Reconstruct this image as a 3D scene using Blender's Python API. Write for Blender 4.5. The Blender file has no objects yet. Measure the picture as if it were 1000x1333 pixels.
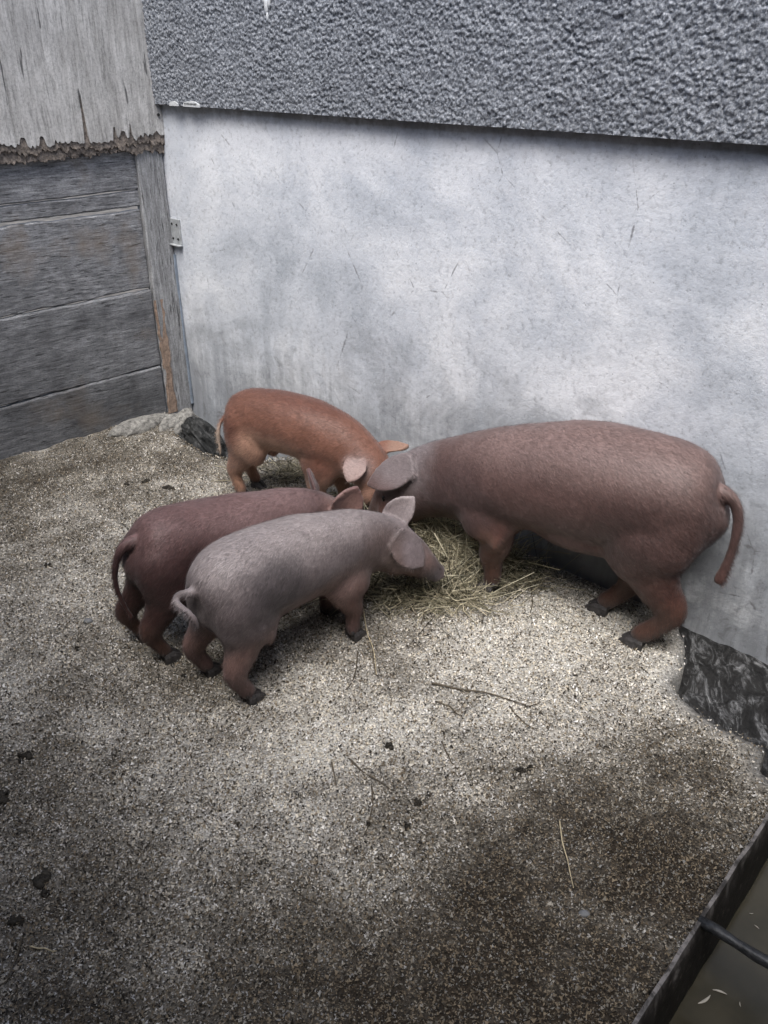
import bpy, bmesh, math, random
import numpy as np
from mathutils import Vector, Matrix

random.seed(7)
RNG = np.random.default_rng(11)
scene = bpy.context.scene
COL = scene.collection

# ------------------------------------------------------------------ camera
F_PX, CAM_H = 1100.0, 1.5
PITCH = math.atan(600 / 1100.0)
SP, CP = math.sin(PITCH), math.cos(PITCH)
cam_data = bpy.data.cameras.new('camera')
cam = bpy.data.objects.new('camera', cam_data)
COL.objects.link(cam)
cam.location = (0, 0, CAM_H)
cam.rotation_euler = (math.pi / 2 - PITCH, 0, 0)
cam_data.sensor_fit = 'VERTICAL'
cam_data.sensor_height = 36.0
cam_data.lens = F_PX / 1333.0 * 36.0
cam_data.clip_start = 0.02
cam_data.clip_end = 500
scene.camera = cam
scene.render.resolution_x, scene.render.resolution_y = 768, 1024

# ------------------------------------------------------------------ world, sun, exposure
SUN_AZ = Vector((-0.22, -0.80, 0)).normalized()   # horizontal direction towards the sun
SUN_EL = math.radians(62)
to_sun = Vector((SUN_AZ.x * math.cos(SUN_EL), SUN_AZ.y * math.cos(SUN_EL), math.sin(SUN_EL)))
world = bpy.data.worlds.new('World')
scene.world = world
world.use_nodes = True
wn = world.node_tree
sky = wn.nodes.new('ShaderNodeTexSky')
sky.sky_type = 'NISHITA'
sky.sun_disc = False
sky.sun_elevation = SUN_EL
sky.sun_rotation = math.atan2(SUN_AZ.x, SUN_AZ.y)
sky.air_density = 1.0
sky.dust_density = 3.0
wn.links.new(sky.outputs[0], wn.nodes['Background'].inputs[0])
wn.nodes['Background'].inputs[1].default_value = 0.11
sun_data = bpy.data.lights.new('sun', 'SUN')
sun_data.energy = 1.5
sun_data.angle = math.radians(35)
sun_data.color = (1.0, 0.985, 0.965)
sun = bpy.data.objects.new('sun', sun_data)
COL.objects.link(sun)
sun.rotation_euler = (-to_sun).to_track_quat('-Z', 'Y').to_euler()
sun.location = to_sun * 20
scene.view_settings.view_transform = 'Standard'
scene.view_settings.look = 'None'
scene.view_settings.gamma = 1.0
scene.view_settings.exposure = 1.28

# ------------------------------------------------------------------ geometry of the place
def ray(u, v):
    up = -(v - 666.5) / F_PX
    return np.array([(u - 500) / F_PX, CP + up * SP, -SP + up * CP])
def on_floor(u, v, z=0.0):
    r = ray(u, v)
    t = (z - CAM_H) / r[2]
    return np.array([0, 0, CAM_H]) + t * r
CORNER = np.array([-0.9216, 3.8008])
WD = np.array([0.72317, -0.69067])     # along the masonry wall, away from the corner
WN = np.array([0.69067, 0.72317])      # into the masonry wall
ED = np.array([-0.71867, -0.69536])    # along the timber partition, away from the corner
def wall_pt(s, n=0.0):
    return CORNER + WD * s + WN * n
def part_pt(s, n=0.0):
    return CORNER + ED * s + np.array([-ED[1], ED[0]]) * n

# ------------------------------------------------------------------ helpers
def tag(o, label=None, cat=None, group=None, kind=None):
    if label: o['label'] = label
    if cat: o['category'] = cat
    if group: o['group'] = group
    if kind: o['kind'] = kind
    return o
def empty(name, loc=(0, 0, 0), rz=0.0):
    o = bpy.data.objects.new(name, None)
    COL.objects.link(o)
    o.location = loc
    o.rotation_euler = (0, 0, rz)
    o.empty_display_size = 0.1
    return o
def link(name, me, mat=None, parent=None, smooth=False):
    o = bpy.data.objects.new(name, me)
    COL.objects.link(o)
    if mat is not None and not me.materials: me.materials.append(mat)
    if parent is not None: o.parent = parent
    if smooth: me.polygons.foreach_set('use_smooth', np.ones(len(me.polygons), dtype=bool))
    return o
def mesh_np(name, v, f):
    """v (n,3) array, f (m,k) array with k = 3 or 4"""
    me = bpy.data.meshes.new(name)
    v = np.asarray(v, dtype=np.float32); f = np.asarray(f, dtype=np.int32)
    k = f.shape[1]
    me.vertices.add(len(v)); me.vertices.foreach_set('co', v.ravel())
    me.loops.add(f.size); me.loops.foreach_set('vertex_index', f.ravel())
    me.polygons.add(len(f))
    me.polygons.foreach_set('loop_start', np.arange(0, f.size, k, dtype=np.int32))
    me.update(calc_edges=True)
    me.validate()
    return me
def set_color(me, rgb, name='tint'):
    a = me.attributes.new(name, 'FLOAT_COLOR', 'POINT')
    c = np.ones((len(me.vertices), 4), dtype=np.float32)
    c[:, :3] = rgb
    a.data.foreach_set('color', c.ravel())
def hash2(ix, iy, seed):
    h = (ix.astype(np.int64) * 374761393 + iy.astype(np.int64) * 668265263 + seed * 974634777) & 0x7fffffff
    h = ((h ^ (h >> 13)) * 1274126177) & 0x7fffffff
    h = (h ^ (h >> 16)) & 0xffff
    return h / 65535.0
def vnoise(x, y, cell, seed=0):
    x = np.asarray(x) / cell; y = np.asarray(y) / cell
    ix, iy = np.floor(x), np.floor(y)
    fx, fy = x - ix, y - iy
    fx = fx * fx * (3 - 2 * fx); fy = fy * fy * (3 - 2 * fy)
    a = hash2(ix, iy, seed); b = hash2(ix + 1, iy, seed)
    c = hash2(ix, iy + 1, seed); d = hash2(ix + 1, iy + 1, seed)
    return (a * (1 - fx) + b * fx) * (1 - fy) + (c * (1 - fx) + d * fx) * fy
def fbm(x, y, cell, seed=0, octv=4):
    r = 0; w = 0.5; t = 0
    for k in range(octv):
        r = r + w * vnoise(x, y, cell / 2 ** k, seed + k * 17); t += w; w *= 0.5
    return r / t
def sstep(a, b, x):
    t = np.clip((x - a) / (b - a), 0, 1)
    return t * t * (3 - 2 * t)
def seg_dist(px, py, poly, closed=True):
    """distance and nearest point to a polyline"""
    best = np.full(px.shape, 1e9); bx = np.zeros(px.shape); by = np.zeros(px.shape)
    n = len(poly)
    for i in range(n if closed else n - 1):
        a = poly[i]; b = poly[(i + 1) % n]
        d = b - a; L = max(d @ d, 1e-12)
        t = np.clip(((px - a[0]) * d[0] + (py - a[1]) * d[1]) / L, 0, 1)
        qx = a[0] + t * d[0]; qy = a[1] + t * d[1]
        dd = np.hypot(px - qx, py - qy)
        m = dd < best
        best = np.where(m, dd, best); bx = np.where(m, qx, bx); by = np.where(m, qy, by)
    return best, bx, by
def in_poly(px, py, poly):
    c = np.zeros(px.shape, dtype=bool)
    n = len(poly)
    for i in range(n):
        a = poly[i]; b = poly[(i + 1) % n]
        if a[1] == b[1]: continue
        c ^= ((a[1] > py) != (b[1] > py)) & (px < (b[0] - a[0]) * (py - a[1]) / (b[1] - a[1]) + a[0])
    return c
def roughen(poly, step, amp, seed):
    r = np.random.default_rng(seed); out = []
    for i in range(len(poly) - 1):
        a, b = np.array(poly[i]), np.array(poly[i + 1])
        n = max(1, int(np.hypot(*(b - a)) / step))
        for k in range(n):
            p = a + (b - a) * k / n
            out.append(p + (r.normal(0, amp, 2) if k else 0))
    out.append(np.array(poly[-1]))
    return out

# ------------------------------------------------------------------ materials
class NT:
    def __init__(self, name):
        self.m = bpy.data.materials.new(name); self.m.use_nodes = True
        self.t = self.m.node_tree; self.b = self.t.nodes['Principled BSDF']
        self.tc = self.n('ShaderNodeTexCoord')
    def n(self, kind, **kw):
        x = self.t.nodes.new(kind)
        for k, v in kw.items(): setattr(x, k, v)
        return x
    def l(self, a, b): self.t.links.new(a, b); return b
    def map(self, scale=(1, 1, 1), rot=(0, 0, 0), coord='Object'):
        x = self.n('ShaderNodeMapping'); x.inputs['Scale'].default_value = scale; x.inputs['Rotation'].default_value = rot
        self.l(self.tc.outputs[coord], x.inputs[0]); return x.outputs[0]
    def noise(self, vec, scale, detail=4, rough=0.6, dist=0.0):
        x = self.n('ShaderNodeTexNoise'); x.inputs['Scale'].default_value = scale
        x.inputs['Detail'].default_value = detail; x.inputs['Roughness'].default_value = rough
        x.inputs['Distortion'].default_value = dist
        self.l(vec, x.inputs['Vector']); return x.outputs['Fac']
    def voro(self, vec, scale, feature='F1'):
        x = self.n('ShaderNodeTexVoronoi', feature=feature); x.inputs['Scale'].default_value = scale
        self.l(vec, x.inputs['Vector']); return x.outputs['Distance']
    def ramp(self, fac, stops):
        x = self.n('ShaderNodeValToRGB'); cr = x.color_ramp
        while len(cr.elements) < len(stops): cr.elements.new(0.5)
        for e, (p, c) in zip(cr.elements, stops):
            e.position = p
            e.color = (c, c, c, 1) if not isinstance(c, (tuple, list)) else (*c, 1)
        self.l(fac, x.inputs[0]); return x.outputs[0]
    def mix(self, fac, a, b, mode='MIX'):
        x = self.n('ShaderNodeMix', data_type='RGBA', blend_type=mode)
        for sock, v in ((x.inputs[0], fac), (x.inputs[6], a), (x.inputs[7], b)):
            if isinstance(v, (int, float)): sock.default_value = v
            elif isinstance(v, tuple): sock.default_value = (*v, 1)
            else: self.l(v, sock)
        return x.outputs[2]
    def math(self, op, a, b=0.0):
        x = self.n('ShaderNodeMath', operation=op)
        for sock, v in ((x.inputs[0], a), (x.inputs[1], b)):
            if isinstance(v, (int, float)): sock.default_value = v
            else: self.l(v, sock)
        return x.outputs[0]
    def sep(self, vec):
        x = self.n('ShaderNodeSeparateXYZ'); self.l(vec, x.inputs[0]); return x.outputs
    def mr(self, v, a, b, c=0.0, d=1.0):
        x = self.n('ShaderNodeMapRange'); self.l(v, x.inputs[0])
        for i, q in enumerate((a, b, c, d)): x.inputs[i + 1].default_value = q
        return x.outputs[0]
    def attr(self, name):
        x = self.n('ShaderNodeAttribute'); x.attribute_name = name; return x.outputs['Color']
    def bump(self, h, strength=0.5, dist=0.01, prev=None):
        x = self.n('ShaderNodeBump'); x.inputs['Strength'].default_value = strength; x.inputs['Distance'].default_value = dist
        self.l(h, x.inputs['Height'])
        if prev is not None: self.l(prev, x.inputs['Normal'])
        return x.outputs[0]
    def out(self, color=None, rough=0.8, normal=None, spec=0.3, **kw):
        if color is not None:
            if isinstance(color, tuple): self.b.inputs['Base Color'].default_value = (*color, 1)
            else: self.l(color, self.b.inputs['Base Color'])
        if isinstance(rough, (int, float)): self.b.inputs['Roughness'].default_value = rough
        else: self.l(rough, self.b.inputs['Roughness'])
        if normal is not None: self.l(normal, self.b.inputs['Normal'])
        self.b.inputs['Specular IOR Level'].default_value = spec
        for k, v in kw.items(): self.b.inputs[k].default_value = v
        return self.m

def m_cement():
    t = NT('smooth cement wall'); p = t.map(); x, y, z = t.sep(t.tc.outputs['Object'])
    big = t.noise(p, 2.2, 5, 0.6, 0.4)
    col = t.ramp(big, [(0.32, (0.42, 0.455, 0.50)), (0.46, (0.59, 0.625, 0.675)), (0.62, (0.76, 0.785, 0.82))])
    fine = t.noise(p, 60, 6, 0.75)
    col = t.mix(0.75, col, t.ramp(fine, [(0.30, 0.50), (0.47, 0.97), (0.7, 1.04)]), 'MULTIPLY')
    # rain runs and mould rising from the base, plus painted shade on the lower wall
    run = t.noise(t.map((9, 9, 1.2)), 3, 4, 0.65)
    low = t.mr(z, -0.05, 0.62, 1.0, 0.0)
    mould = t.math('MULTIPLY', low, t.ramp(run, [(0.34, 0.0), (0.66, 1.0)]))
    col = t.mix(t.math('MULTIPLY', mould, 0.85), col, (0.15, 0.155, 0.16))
    dn = t.math('ADD', t.noise(t.map((1, 1, 1.3)), 2.6, 6, 0.7, 0.6), t.mr(z, 0.0, 0.95, 0.20, -0.30))  # grey layer paints the wall's light falloff towards the base
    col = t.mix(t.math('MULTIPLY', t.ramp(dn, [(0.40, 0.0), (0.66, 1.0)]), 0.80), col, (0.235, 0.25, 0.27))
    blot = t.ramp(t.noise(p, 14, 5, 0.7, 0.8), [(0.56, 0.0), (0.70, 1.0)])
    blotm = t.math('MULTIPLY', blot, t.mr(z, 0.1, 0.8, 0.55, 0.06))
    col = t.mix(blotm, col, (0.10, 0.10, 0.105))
    # shadow of the overhang, painted on as a brownish line
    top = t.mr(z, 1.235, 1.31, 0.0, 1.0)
    ledge_shade = t.math('MULTIPLY', top, t.ramp(t.noise(p, 25, 4, 0.7), [(0.3, 0.15), (0.65, 1.0)]))
    col = t.mix(t.math('MULTIPLY', ledge_shade, 0.65), col, (0.17, 0.155, 0.14))
    # specks and hair cracks
    sp = t.voro(p, 55); spm = t.ramp(sp, [(0.06, 1.0), (0.11, 0.0)])
    spm = t.math('MULTIPLY', spm, t.ramp(t.noise(p, 8, 2), [(0.52, 0.0), (0.6, 0.8)]))
    col = t.mix(spm, col, (0.08, 0.08, 0.08))
    cr = t.voro(t.map((1, 1, 1)), 2.3, 'DISTANCE_TO_EDGE')
    crn = t.math('ADD', cr, t.math('MULTIPLY', t.noise(p, 18, 4, 0.7), 0.05))
    crm = t.math('MULTIPLY', t.ramp(crn, [(0.0225, 1.0), (0.025, 0.0)]), t.ramp(t.noise(p, 3.1, 2), [(0.5, 0.0), (0.6, 0.8)]))
    col = t.mix(crm, col, (0.16, 0.16, 0.17))
    b1 = t.bump(fine, 0.35, 0.004)
    b2 = t.bump(t.noise(p, 9, 4, 0.6), 0.35, 0.012, b1)
    b3 = t.bump(t.noise(p, 160, 3, 0.7), 0.4, 0.0025, b2)
    return t.out(col, 0.9, b3, 0.2)
def m_roughcast():
    t = NT('grey roughcast render'); p = t.map()
    g = t.noise(p, 150, 6, 0.8)
    col = t.ramp(g, [(0.36, (0.065, 0.071, 0.082)), (0.5, (0.20, 0.215, 0.24)), (0.64, (0.47, 0.49, 0.515))])
    big = t.noise(p, 2.5, 4, 0.6)
    col = t.mix(0.6, col, t.ramp(big, [(0.3, 0.75), (0.7, 1.1)]), 'MULTIPLY')
    b1 = t.bump(t.noise(p, 170, 4, 0.7), 0.6, 0.004)
    return t.out(col, 0.92, b1, 0.15)
def m_wood(name, dark, mid, light, along=(1.2, 14, 14), stain=(0.06, 0.06, 0.065), stain_amt=0.6, warm=None, crack=.345, damp=0.0):
    t = NT(name); p = t.map(along); o = t.tc.outputs['Object']
    oi = t.n('ShaderNodeObjectInfo')
    off = t.n('ShaderNodeVectorMath', operation='ADD'); t.l(p, off.inputs[0])
    cmb = t.n('ShaderNodeCombineXYZ'); r = t.math('MULTIPLY', oi.outputs['Random'], 37.0)
    for i in range(3): t.l(r, cmb.inputs[i])
    t.l(cmb.outputs[0], off.inputs[1]); p = off.outputs[0]
    grain = t.noise(p, 4.5, 8, 0.72, 0.5)
    col = t.ramp(grain, [(0.30, dark), (0.48, mid), (0.68, light)])
    fine = t.noise(p, 19, 8, 0.85)
    col = t.mix(0.9, col, t.ramp(fine, [(0.34, 0.35), (0.5, 0.95), (0.66, 1.2)]), 'MULTIPLY')
    spk = t.noise(o, 130, 4, 0.8)
    col = t.mix(0.55, col, t.ramp(spk, [(0.36, 0.5), (0.55, 1.05)]), 'MULTIPLY')
    cracks = t.ramp(t.noise(p, 7, 3, 0.5, 0.2), [(crack, 1.0), (crack + .03, 0.0)])
    col = t.mix(t.math('MULTIPLY', cracks, 0.75), col, (0.03, 0.03, 0.032))
    st = t.ramp(t.noise(o, 5.5, 5, 0.65, 0.5), [(0.45, 0.0), (0.68, 1.0)])
    col = t.mix(t.math('MULTIPLY', st, stain_amt), col, stain)
    if warm:
        wm = t.ramp(t.noise(o, 3.2, 4, 0.6), [(0.55, 0.0), (0.7, 0.6)])
        col = t.mix(wm, col, warm)
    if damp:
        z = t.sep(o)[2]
        low_dark = t.math('MULTIPLY', t.mr(z, 0.95, 0.05, 0.0, 1.0), t.ramp(t.noise(t.map((2, 2, 1)), 3, 4, 0.6), [(0.3, 0.45), (0.65, 1.0)]))  # boards get darker towards the bottom
        col = t.mix(t.math('MULTIPLY', low_dark, damp), col, (0.045, 0.046, 0.048))
    b1 = t.bump(grain, 0.5, 0.008); b2 = t.bump(fine, 0.5, 0.003, b1)
    b3 = t.bump(t.math('SUBTRACT', 1.0, cracks), 0.5, 0.004, b2)
    return t.out(col, 0.85, b3, 0.2)
def m_plain(name, c, rough=0.7, var=0.3, scale=30, bump=0.3, metallic=0.0, spec=0.3):
    t = NT(name); p = t.map()
    n = t.noise(p, scale, 5, 0.7)
    lo = tuple(x * (1 - var) for x in c); hi = tuple(min(1, x * (1 + var)) for x in c)
    col = t.ramp(n, [(0.3, lo), (0.7, hi)])
    return t.out(col, rough, t.bump(n, bump, 0.004), spec, Metallic=metallic)
def m_floor():
    t = NT('bedded concrete floor'); p = t.map(); a = t.attr('tint')
    g = t.noise(p, 150, 5, 0.8)
    g2 = t.noise(p, 45, 4, 0.7)
    col = t.mix(0.9, a, t.ramp(g, [(0.34, 0.30), (0.5, 0.85), (0.64, 1.35)]), 'MULTIPLY')
    col = t.mix(0.6, col, t.ramp(g2, [(0.34, 0.55), (0.62, 1.1)]), 'MULTIPLY')
    b1 = t.bump(g, 0.8, 0.005); b2 = t.bump(g2, 0.6, 0.012, b1)
    return t.out(col, 0.95, b2, 0.1)
def m_attr(name, rough=0.85, spec=0.15, trans=0.0):
    t = NT(name)
    return t.out(t.attr('tint'), rough, None, spec)
def m_sludge():
    t = NT('wet black sludge'); p = t.map((1, 1, 1))
    q = t.map((6, 2.2, 3), (0, 0, math.radians(-43)))
    n = t.noise(q, 6, 9, 0.80, 0.8)
    col = t.ramp(n, [(0.36, (0.007, 0.007, 0.007)), (0.50, (0.020, 0.020, 0.020)), (0.56, (0.10, 0.102, 0.105)), (0.66, (0.30, 0.305, 0.31))])
    b = t.bump(n, 0.7, 0.02); b2 = t.bump(t.noise(p, 70, 5, 0.7), 0.5, 0.006, b)
    return t.out(col, t.ramp(n, [(0.4, 0.42), (0.6, 0.8)]), b2, 0.4)
def m_trough():
    t = NT('limescaled dark steel'); p = t.map(); x, y, z = t.sep(t.tc.outputs['Object'])
    n = t.noise(t.map((5, 5, 2)), 4.5, 6, 0.7, 0.5)
    up = t.mr(z, 0.0, 0.11, -0.2, 0.22)
    f = t.math('ADD', n, up)
    col = t.ramp(f, [(0.46, (0.012, 0.011, 0.010)), (0.60, (0.035, 0.032, 0.030)), (0.74, (0.17, 0.16, 0.155))])
    sp = t.ramp(t.noise(p, 80, 4, 0.7), [(0.60, 0.0), (0.68, 1.0)])
    col = t.mix(t.math('MULTIPLY', sp, 0.35), col, (0.25, 0.22, 0.19))
    return t.out(col, 0.6, t.bump(t.noise(p, 60, 5, 0.7), 0.5, 0.004), 0.3)
def m_water():
    t = NT('murky trough water'); p = t.map()
    n = t.noise(p, 6, 4, 0.6)
    col = t.ramp(n, [(0.35, (0.026, 0.024, 0.017)), (0.65, (0.050, 0.045, 0.031))])
    return t.out(col, 0.12, t.bump(t.noise(p, 14, 2), 0.05, 0.01), 0.5)
def m_pig():
    t = NT('pig coat'); a = t.attr('tint'); p = t.map()
    n1 = t.noise(p, 9, 4, 0.6); n2 = t.noise(t.map((60, 260, 120)), 1.0, 4, 0.7); n3 = t.noise(p, 180, 4, 0.7)
    col = t.mix(0.55, a, t.ramp(n1, [(0.3, 0.72), (0.7, 1.22)]), 'MULTIPLY')
    col = t.mix(0.5, col, t.ramp(n2, [(0.3, 0.70), (0.7, 1.20)]), 'MULTIPLY')
    col = t.mix(0.3, col, t.ramp(n3, [(0.35, 0.6), (0.65, 1.2)]), 'MULTIPLY')
    b1 = t.bump(t.noise(p, 28, 4, 0.6), 0.35, 0.010)
    b2 = t.bump(n2, 0.30, 0.003, b1)
    b3 = t.bump(n3, 0.35, 0.0025, b2)
    m = t.out(col, 0.52, b3, 0.35)
    t.b.inputs['Sheen Weight'].default_value = 0.22
    t.b.inputs['Sheen Roughness'].default_value = 0.45
    t.b.inputs['Sheen Tint'].default_value = (0.95, 0.90, 0.92, 1)
    return m
M = dict(
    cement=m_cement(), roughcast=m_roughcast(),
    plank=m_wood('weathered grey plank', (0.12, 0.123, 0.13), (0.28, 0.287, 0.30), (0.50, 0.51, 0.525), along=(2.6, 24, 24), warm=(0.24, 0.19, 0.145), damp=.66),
    post=m_wood('weathered grey post', (0.16, 0.16, 0.165), (0.31, 0.315, 0.32), (0.50, 0.51, 0.52), along=(16, 16, 1.2), stain_amt=0.3),
    veneer=m_wood('bleached plywood', (0.36, 0.355, 0.34), (0.53, 0.525, 0.51), (0.66, 0.655, 0.64), along=(5, 5, 0.55), stain=(0.26, 0.25, 0.24), stain_amt=0.35, crack=.30),
    core=m_plain('rotten plywood core', (0.21, 0.18, 0.155), 0.95, 0.8, 95, 1.0),
    torn=m_plain('torn brown wood', (0.27, 0.20, 0.155), 0.95, 0.45, 60, 1.0),
    zinc=m_plain('galvanised plate', (0.42, 0.44, 0.45), 0.55, 0.3, 40, 0.3, 0.3),
    blue=m_plain('pale blue strip', (0.22, 0.26, 0.31), 0.6, 0.3, 20, 0.2),
    plastic=m_plain('white bead plastic', (0.55, 0.57, 0.58), 0.5, 0.2, 40, 0.1),
    hole=m_plain('dark holes', (0.03, 0.03, 0.03), 0.8, 0.2),
    floor=m_floor(), flake=m_attr('bedding flakes'), straw=m_attr('hay straw', 0.6, 0.25),
    sludge=m_sludge(), trough=m_trough(), water=m_water(),
    iron=m_plain('black iron bar', (0.035, 0.037, 0.04), 0.45, 0.6, 70, 0.5, 0.4),
    rock=m_plain('black damp rock', (0.022, 0.023, 0.023), 0.55, 0.8, 40, 1.0),
    mortar=m_plain('pale mortar', (0.20, 0.195, 0.18), 0.95, 0.7, 70, 1.0),
    pig=m_pig(), hair=m_attr('pig bristle', 0.5, 0.3),
    hoof=m_plain('dark hoof horn', (0.045, 0.042, 0.042), 0.55, 0.6, 60, 0.6),
    eye=m_plain('dark eye', (0.012, 0.008, 0.006), 0.08, 0.1, 5, 0.0, spec=0.6),
    dung=m_plain('dark dung', (0.030, 0.026, 0.020), 0.75, 0.6, 60, 1.0),
    twig=m_plain('dry dark stalk', (0.085, 0.07, 0.05), 0.85, 0.5, 50, 0.5),
    stalk=m_plain('dry pale stalk', (0.42, 0.36, 0.24), 0.8, 0.3, 50, 0.3),
    chaff=m_plain('wet chaff', (0.40, 0.38, 0.34), 0.7, 0.3, 50, 0.3),
    pebble=m_plain('grey pebble', (0.16, 0.165, 0.17), 0.8, 0.4, 40, 0.6),
    block=m_plain('dark block wall', (0.10, 0.10, 0.10), 0.95, 0.4, 12, 0.6),  # only on the added shade walls and roof
    yard=m_plain('yard earth', (0.12, 0.11, 0.095), 0.95, 0.5, 6, 0.6),
)

# ------------------------------------------------------------------ masonry wall
wall_rz = math.atan2(WD[1], WD[0])
bw = empty('masonry_wall', (CORNER[0], CORNER[1], 0), wall_rz)
tag(bw, 'building wall with pale smooth cement below and grey roughcast render above', 'wall')
LEDGE = 1.315
def box_mesh(name, x0, x1, y0, y1, z0, z1):
    bm = bmesh.new(); bmesh.ops.create_cube(bm, size=1.0)
    for v in bm.verts:
        v.co = Vector((x0 + (v.co.x + .5) * (x1 - x0), y0 + (v.co.y + .5) * (y1 - y0), z0 + (v.co.z + .5) * (z1 - z0)))
    me = bpy.data.meshes.new(name); bm.to_mesh(me); bm.free(); return me
def grid_sheet(name, s0, s1, z0, z1, cell, fn):
    ns, nz = int((s1 - s0) / cell) + 1, int((z1 - z0) / cell) + 1
    S, Z = np.meshgrid(np.linspace(s0, s1, ns), np.linspace(z0, z1, nz))
    Y = fn(S, Z)
    v = np.stack([S, Y, Z], -1).reshape(-1, 3)
    i = np.arange(ns * nz).reshape(nz, ns)
    f = np.stack([i[:-1, :-1], i[:-1, 1:], i[1:, 1:], i[1:, :-1]], -1).reshape(-1, 4)
    return mesh_np(name, v, f)
# smooth cement face, gently uneven, with a solid body behind it
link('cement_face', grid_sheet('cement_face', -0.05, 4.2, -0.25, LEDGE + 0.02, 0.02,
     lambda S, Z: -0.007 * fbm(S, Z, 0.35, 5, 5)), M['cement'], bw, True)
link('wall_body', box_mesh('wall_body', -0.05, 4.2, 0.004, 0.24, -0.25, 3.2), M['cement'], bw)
# roughcast layer standing proud
def cells(x, y, cell, seed):
    """rounded random grains: 1 at a grain's middle, 0 between grains, scaled by each grain's own size"""
    x = x / cell; y = y / cell; ix, iy = np.floor(x), np.floor(y); out = np.zeros(x.shape)
    for dx in (-1, 0, 1):
        for dy in (-1, 0, 1):
            cx, cy = ix + dx, iy + dy
            jx = cx + hash2(cx, cy, seed); jy = cy + hash2(cx, cy, seed + 1); rr = .35 + .75 * hash2(cx, cy, seed + 2)
            out = np.maximum(out, rr * np.clip(1 - ((x - jx) ** 2 + (y - jy) ** 2) / (rr * rr), 0, 1))
    return out
def rough(S, Z):
    wx = S + .004 * (vnoise(S, Z, .008, 31) - .5); wz = Z + .004 * (vnoise(S, Z, .008, 32) - .5)
    g = cells(wx, wz, .0105, 3) * .6 + cells(wx + .003, wz, .0062, 13) * .45
    big = fbm(S, Z, 0.05, 21, 3)
    return -0.030 - 0.0095 * g * (.45 + .9 * big) - 0.004 * fbm(S, Z, 0.4, 2, 3) - .0016 * hash2(np.round(S / .0027), np.round(Z / .0027), 5)
rc = link('roughcast_layer', grid_sheet('roughcast_layer', -0.02, 3.1, LEDGE, 1.93, 0.0027, rough), M['roughcast'], bw, False)
link('roughcast_backing', box_mesh('roughcast_backing', -0.05, 4.2, -0.030, 0.003, LEDGE + 0.003, 1.93), M['roughcast'], bw)
link('roughcast_upper', box_mesh('roughcast_upper', -0.05, 4.2, -0.037, 0.003, 1.93, 3.2), M['roughcast'], bw)
link('roughcast_side', box_mesh('roughcast_side', 3.1, 4.2, -0.038, -0.0305, LEDGE + 0.002, 1.93), M['roughcast'], bw)
def bead(s, w, h):
    bm = bmesh.new(); n = 12
    prof = [(-w / 2, 0)] + [(-w / 2 * math.cos(math.pi * k / n), h * math.sin(math.pi * k / n) ** 0.6) for k in range(1, n)] + [(w / 2, 0)]
    a = [bm.verts.new((s + x, -0.0455, LEDGE - 0.002 + z)) for x, z in prof]
    b = [bm.verts.new((s + x, -0.036, LEDGE - 0.002 + z)) for x, z in prof]
    bm.faces.new(a[::-1]); bm.faces.new(b)
    for i in range(len(a)):
        j = (i + 1) % len(a); bm.faces.new((a[i], a[j], b[j], b[i]))
    me = bpy.data.meshes.new('bead_mesh'); bm.normal_update(); bm.to_mesh(me); bm.free()
    o = link('edge_bead', me, M['plastic'], rc)
    return o
bead(0.185, 0.055, 0.016)
bead(0.30, 0.10, 0.020)
hm = bmesh.new()
for k in range(9):
    bmesh.ops.create_cube(hm, size=1.0, matrix=Matrix.Translation((0.265 + k * 0.009, -0.0462, LEDGE + 0.0085)) @ Matrix.Diagonal((0.004, 0.002, 0.005, 1)))
me = bpy.data.meshes.new('bead_holes'); hm.to_mesh(me); hm.free()
link('bead_hole', me, M['hole'], rc)
pm = bmesh.new()
for dx, dz, w, h in ((0, 0, .022, .05), (.014, .012, .016, .04), (-.010, .02, .014, .03), (.004, -.03, .008, .03)):
    bmesh.ops.create_icosphere(pm, subdivisions=2, radius=1, matrix=Matrix.Translation((0.775 + dx, -0.0375, 1.63 + dz)) @ Matrix.Diagonal((w / 2, .006, h / 2, 1)))
me = bpy.data.meshes.new('paint_drip'); pm.to_mesh(me); pm.free()
link('paint_drip', me, M['plastic'], rc, True)
# galvanised bracket screwed to the wall beside the timber post
br = empty('metal_bracket', (*wall_pt(0.045, -0.008), 0.82), wall_rz)
tag(br, 'small galvanised bracket plate on pale wall beside the timber post', 'bracket')
bm = bmesh.new()
bmesh.ops.create_cube(bm, size=1.0, matrix=Matrix.Translation((0, 0, 0)) @ Matrix.Diagonal((0.075, 0.006, 0.105, 1)))
bmesh.ops.create_cube(bm, size=1.0, matrix=Matrix.Translation((0.0, -0.009, -0.055)) @ Matrix.Diagonal((0.08, 0.022, 0.006, 1)))
bmesh.ops.bevel(bm, geom=bm.edges[:], offset=0.0015, segments=1, affect='EDGES')
me = bpy.data.meshes.new('plate'); bm.to_mesh(me); bm.free(); link('plate', me, M['zinc'], br)
sm = None
for sx, sz in ((-.018, .03), (.018, .03), (-.018, -.03), (.018, -.03)):
    if sm is None:
        bm = bmesh.new(); bmesh.ops.create_cone(bm, cap_ends=True, segments=10, radius1=.006, radius2=.004, depth=.005, matrix=Matrix.Rotation(math.pi / 2, 4, 'X'))
        sm = bpy.data.meshes.new('screw'); bm.to_mesh(sm); bm.free()
    o = link('screw', sm, M['hole'], br); o.location = (sx, -0.0045, sz)

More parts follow.
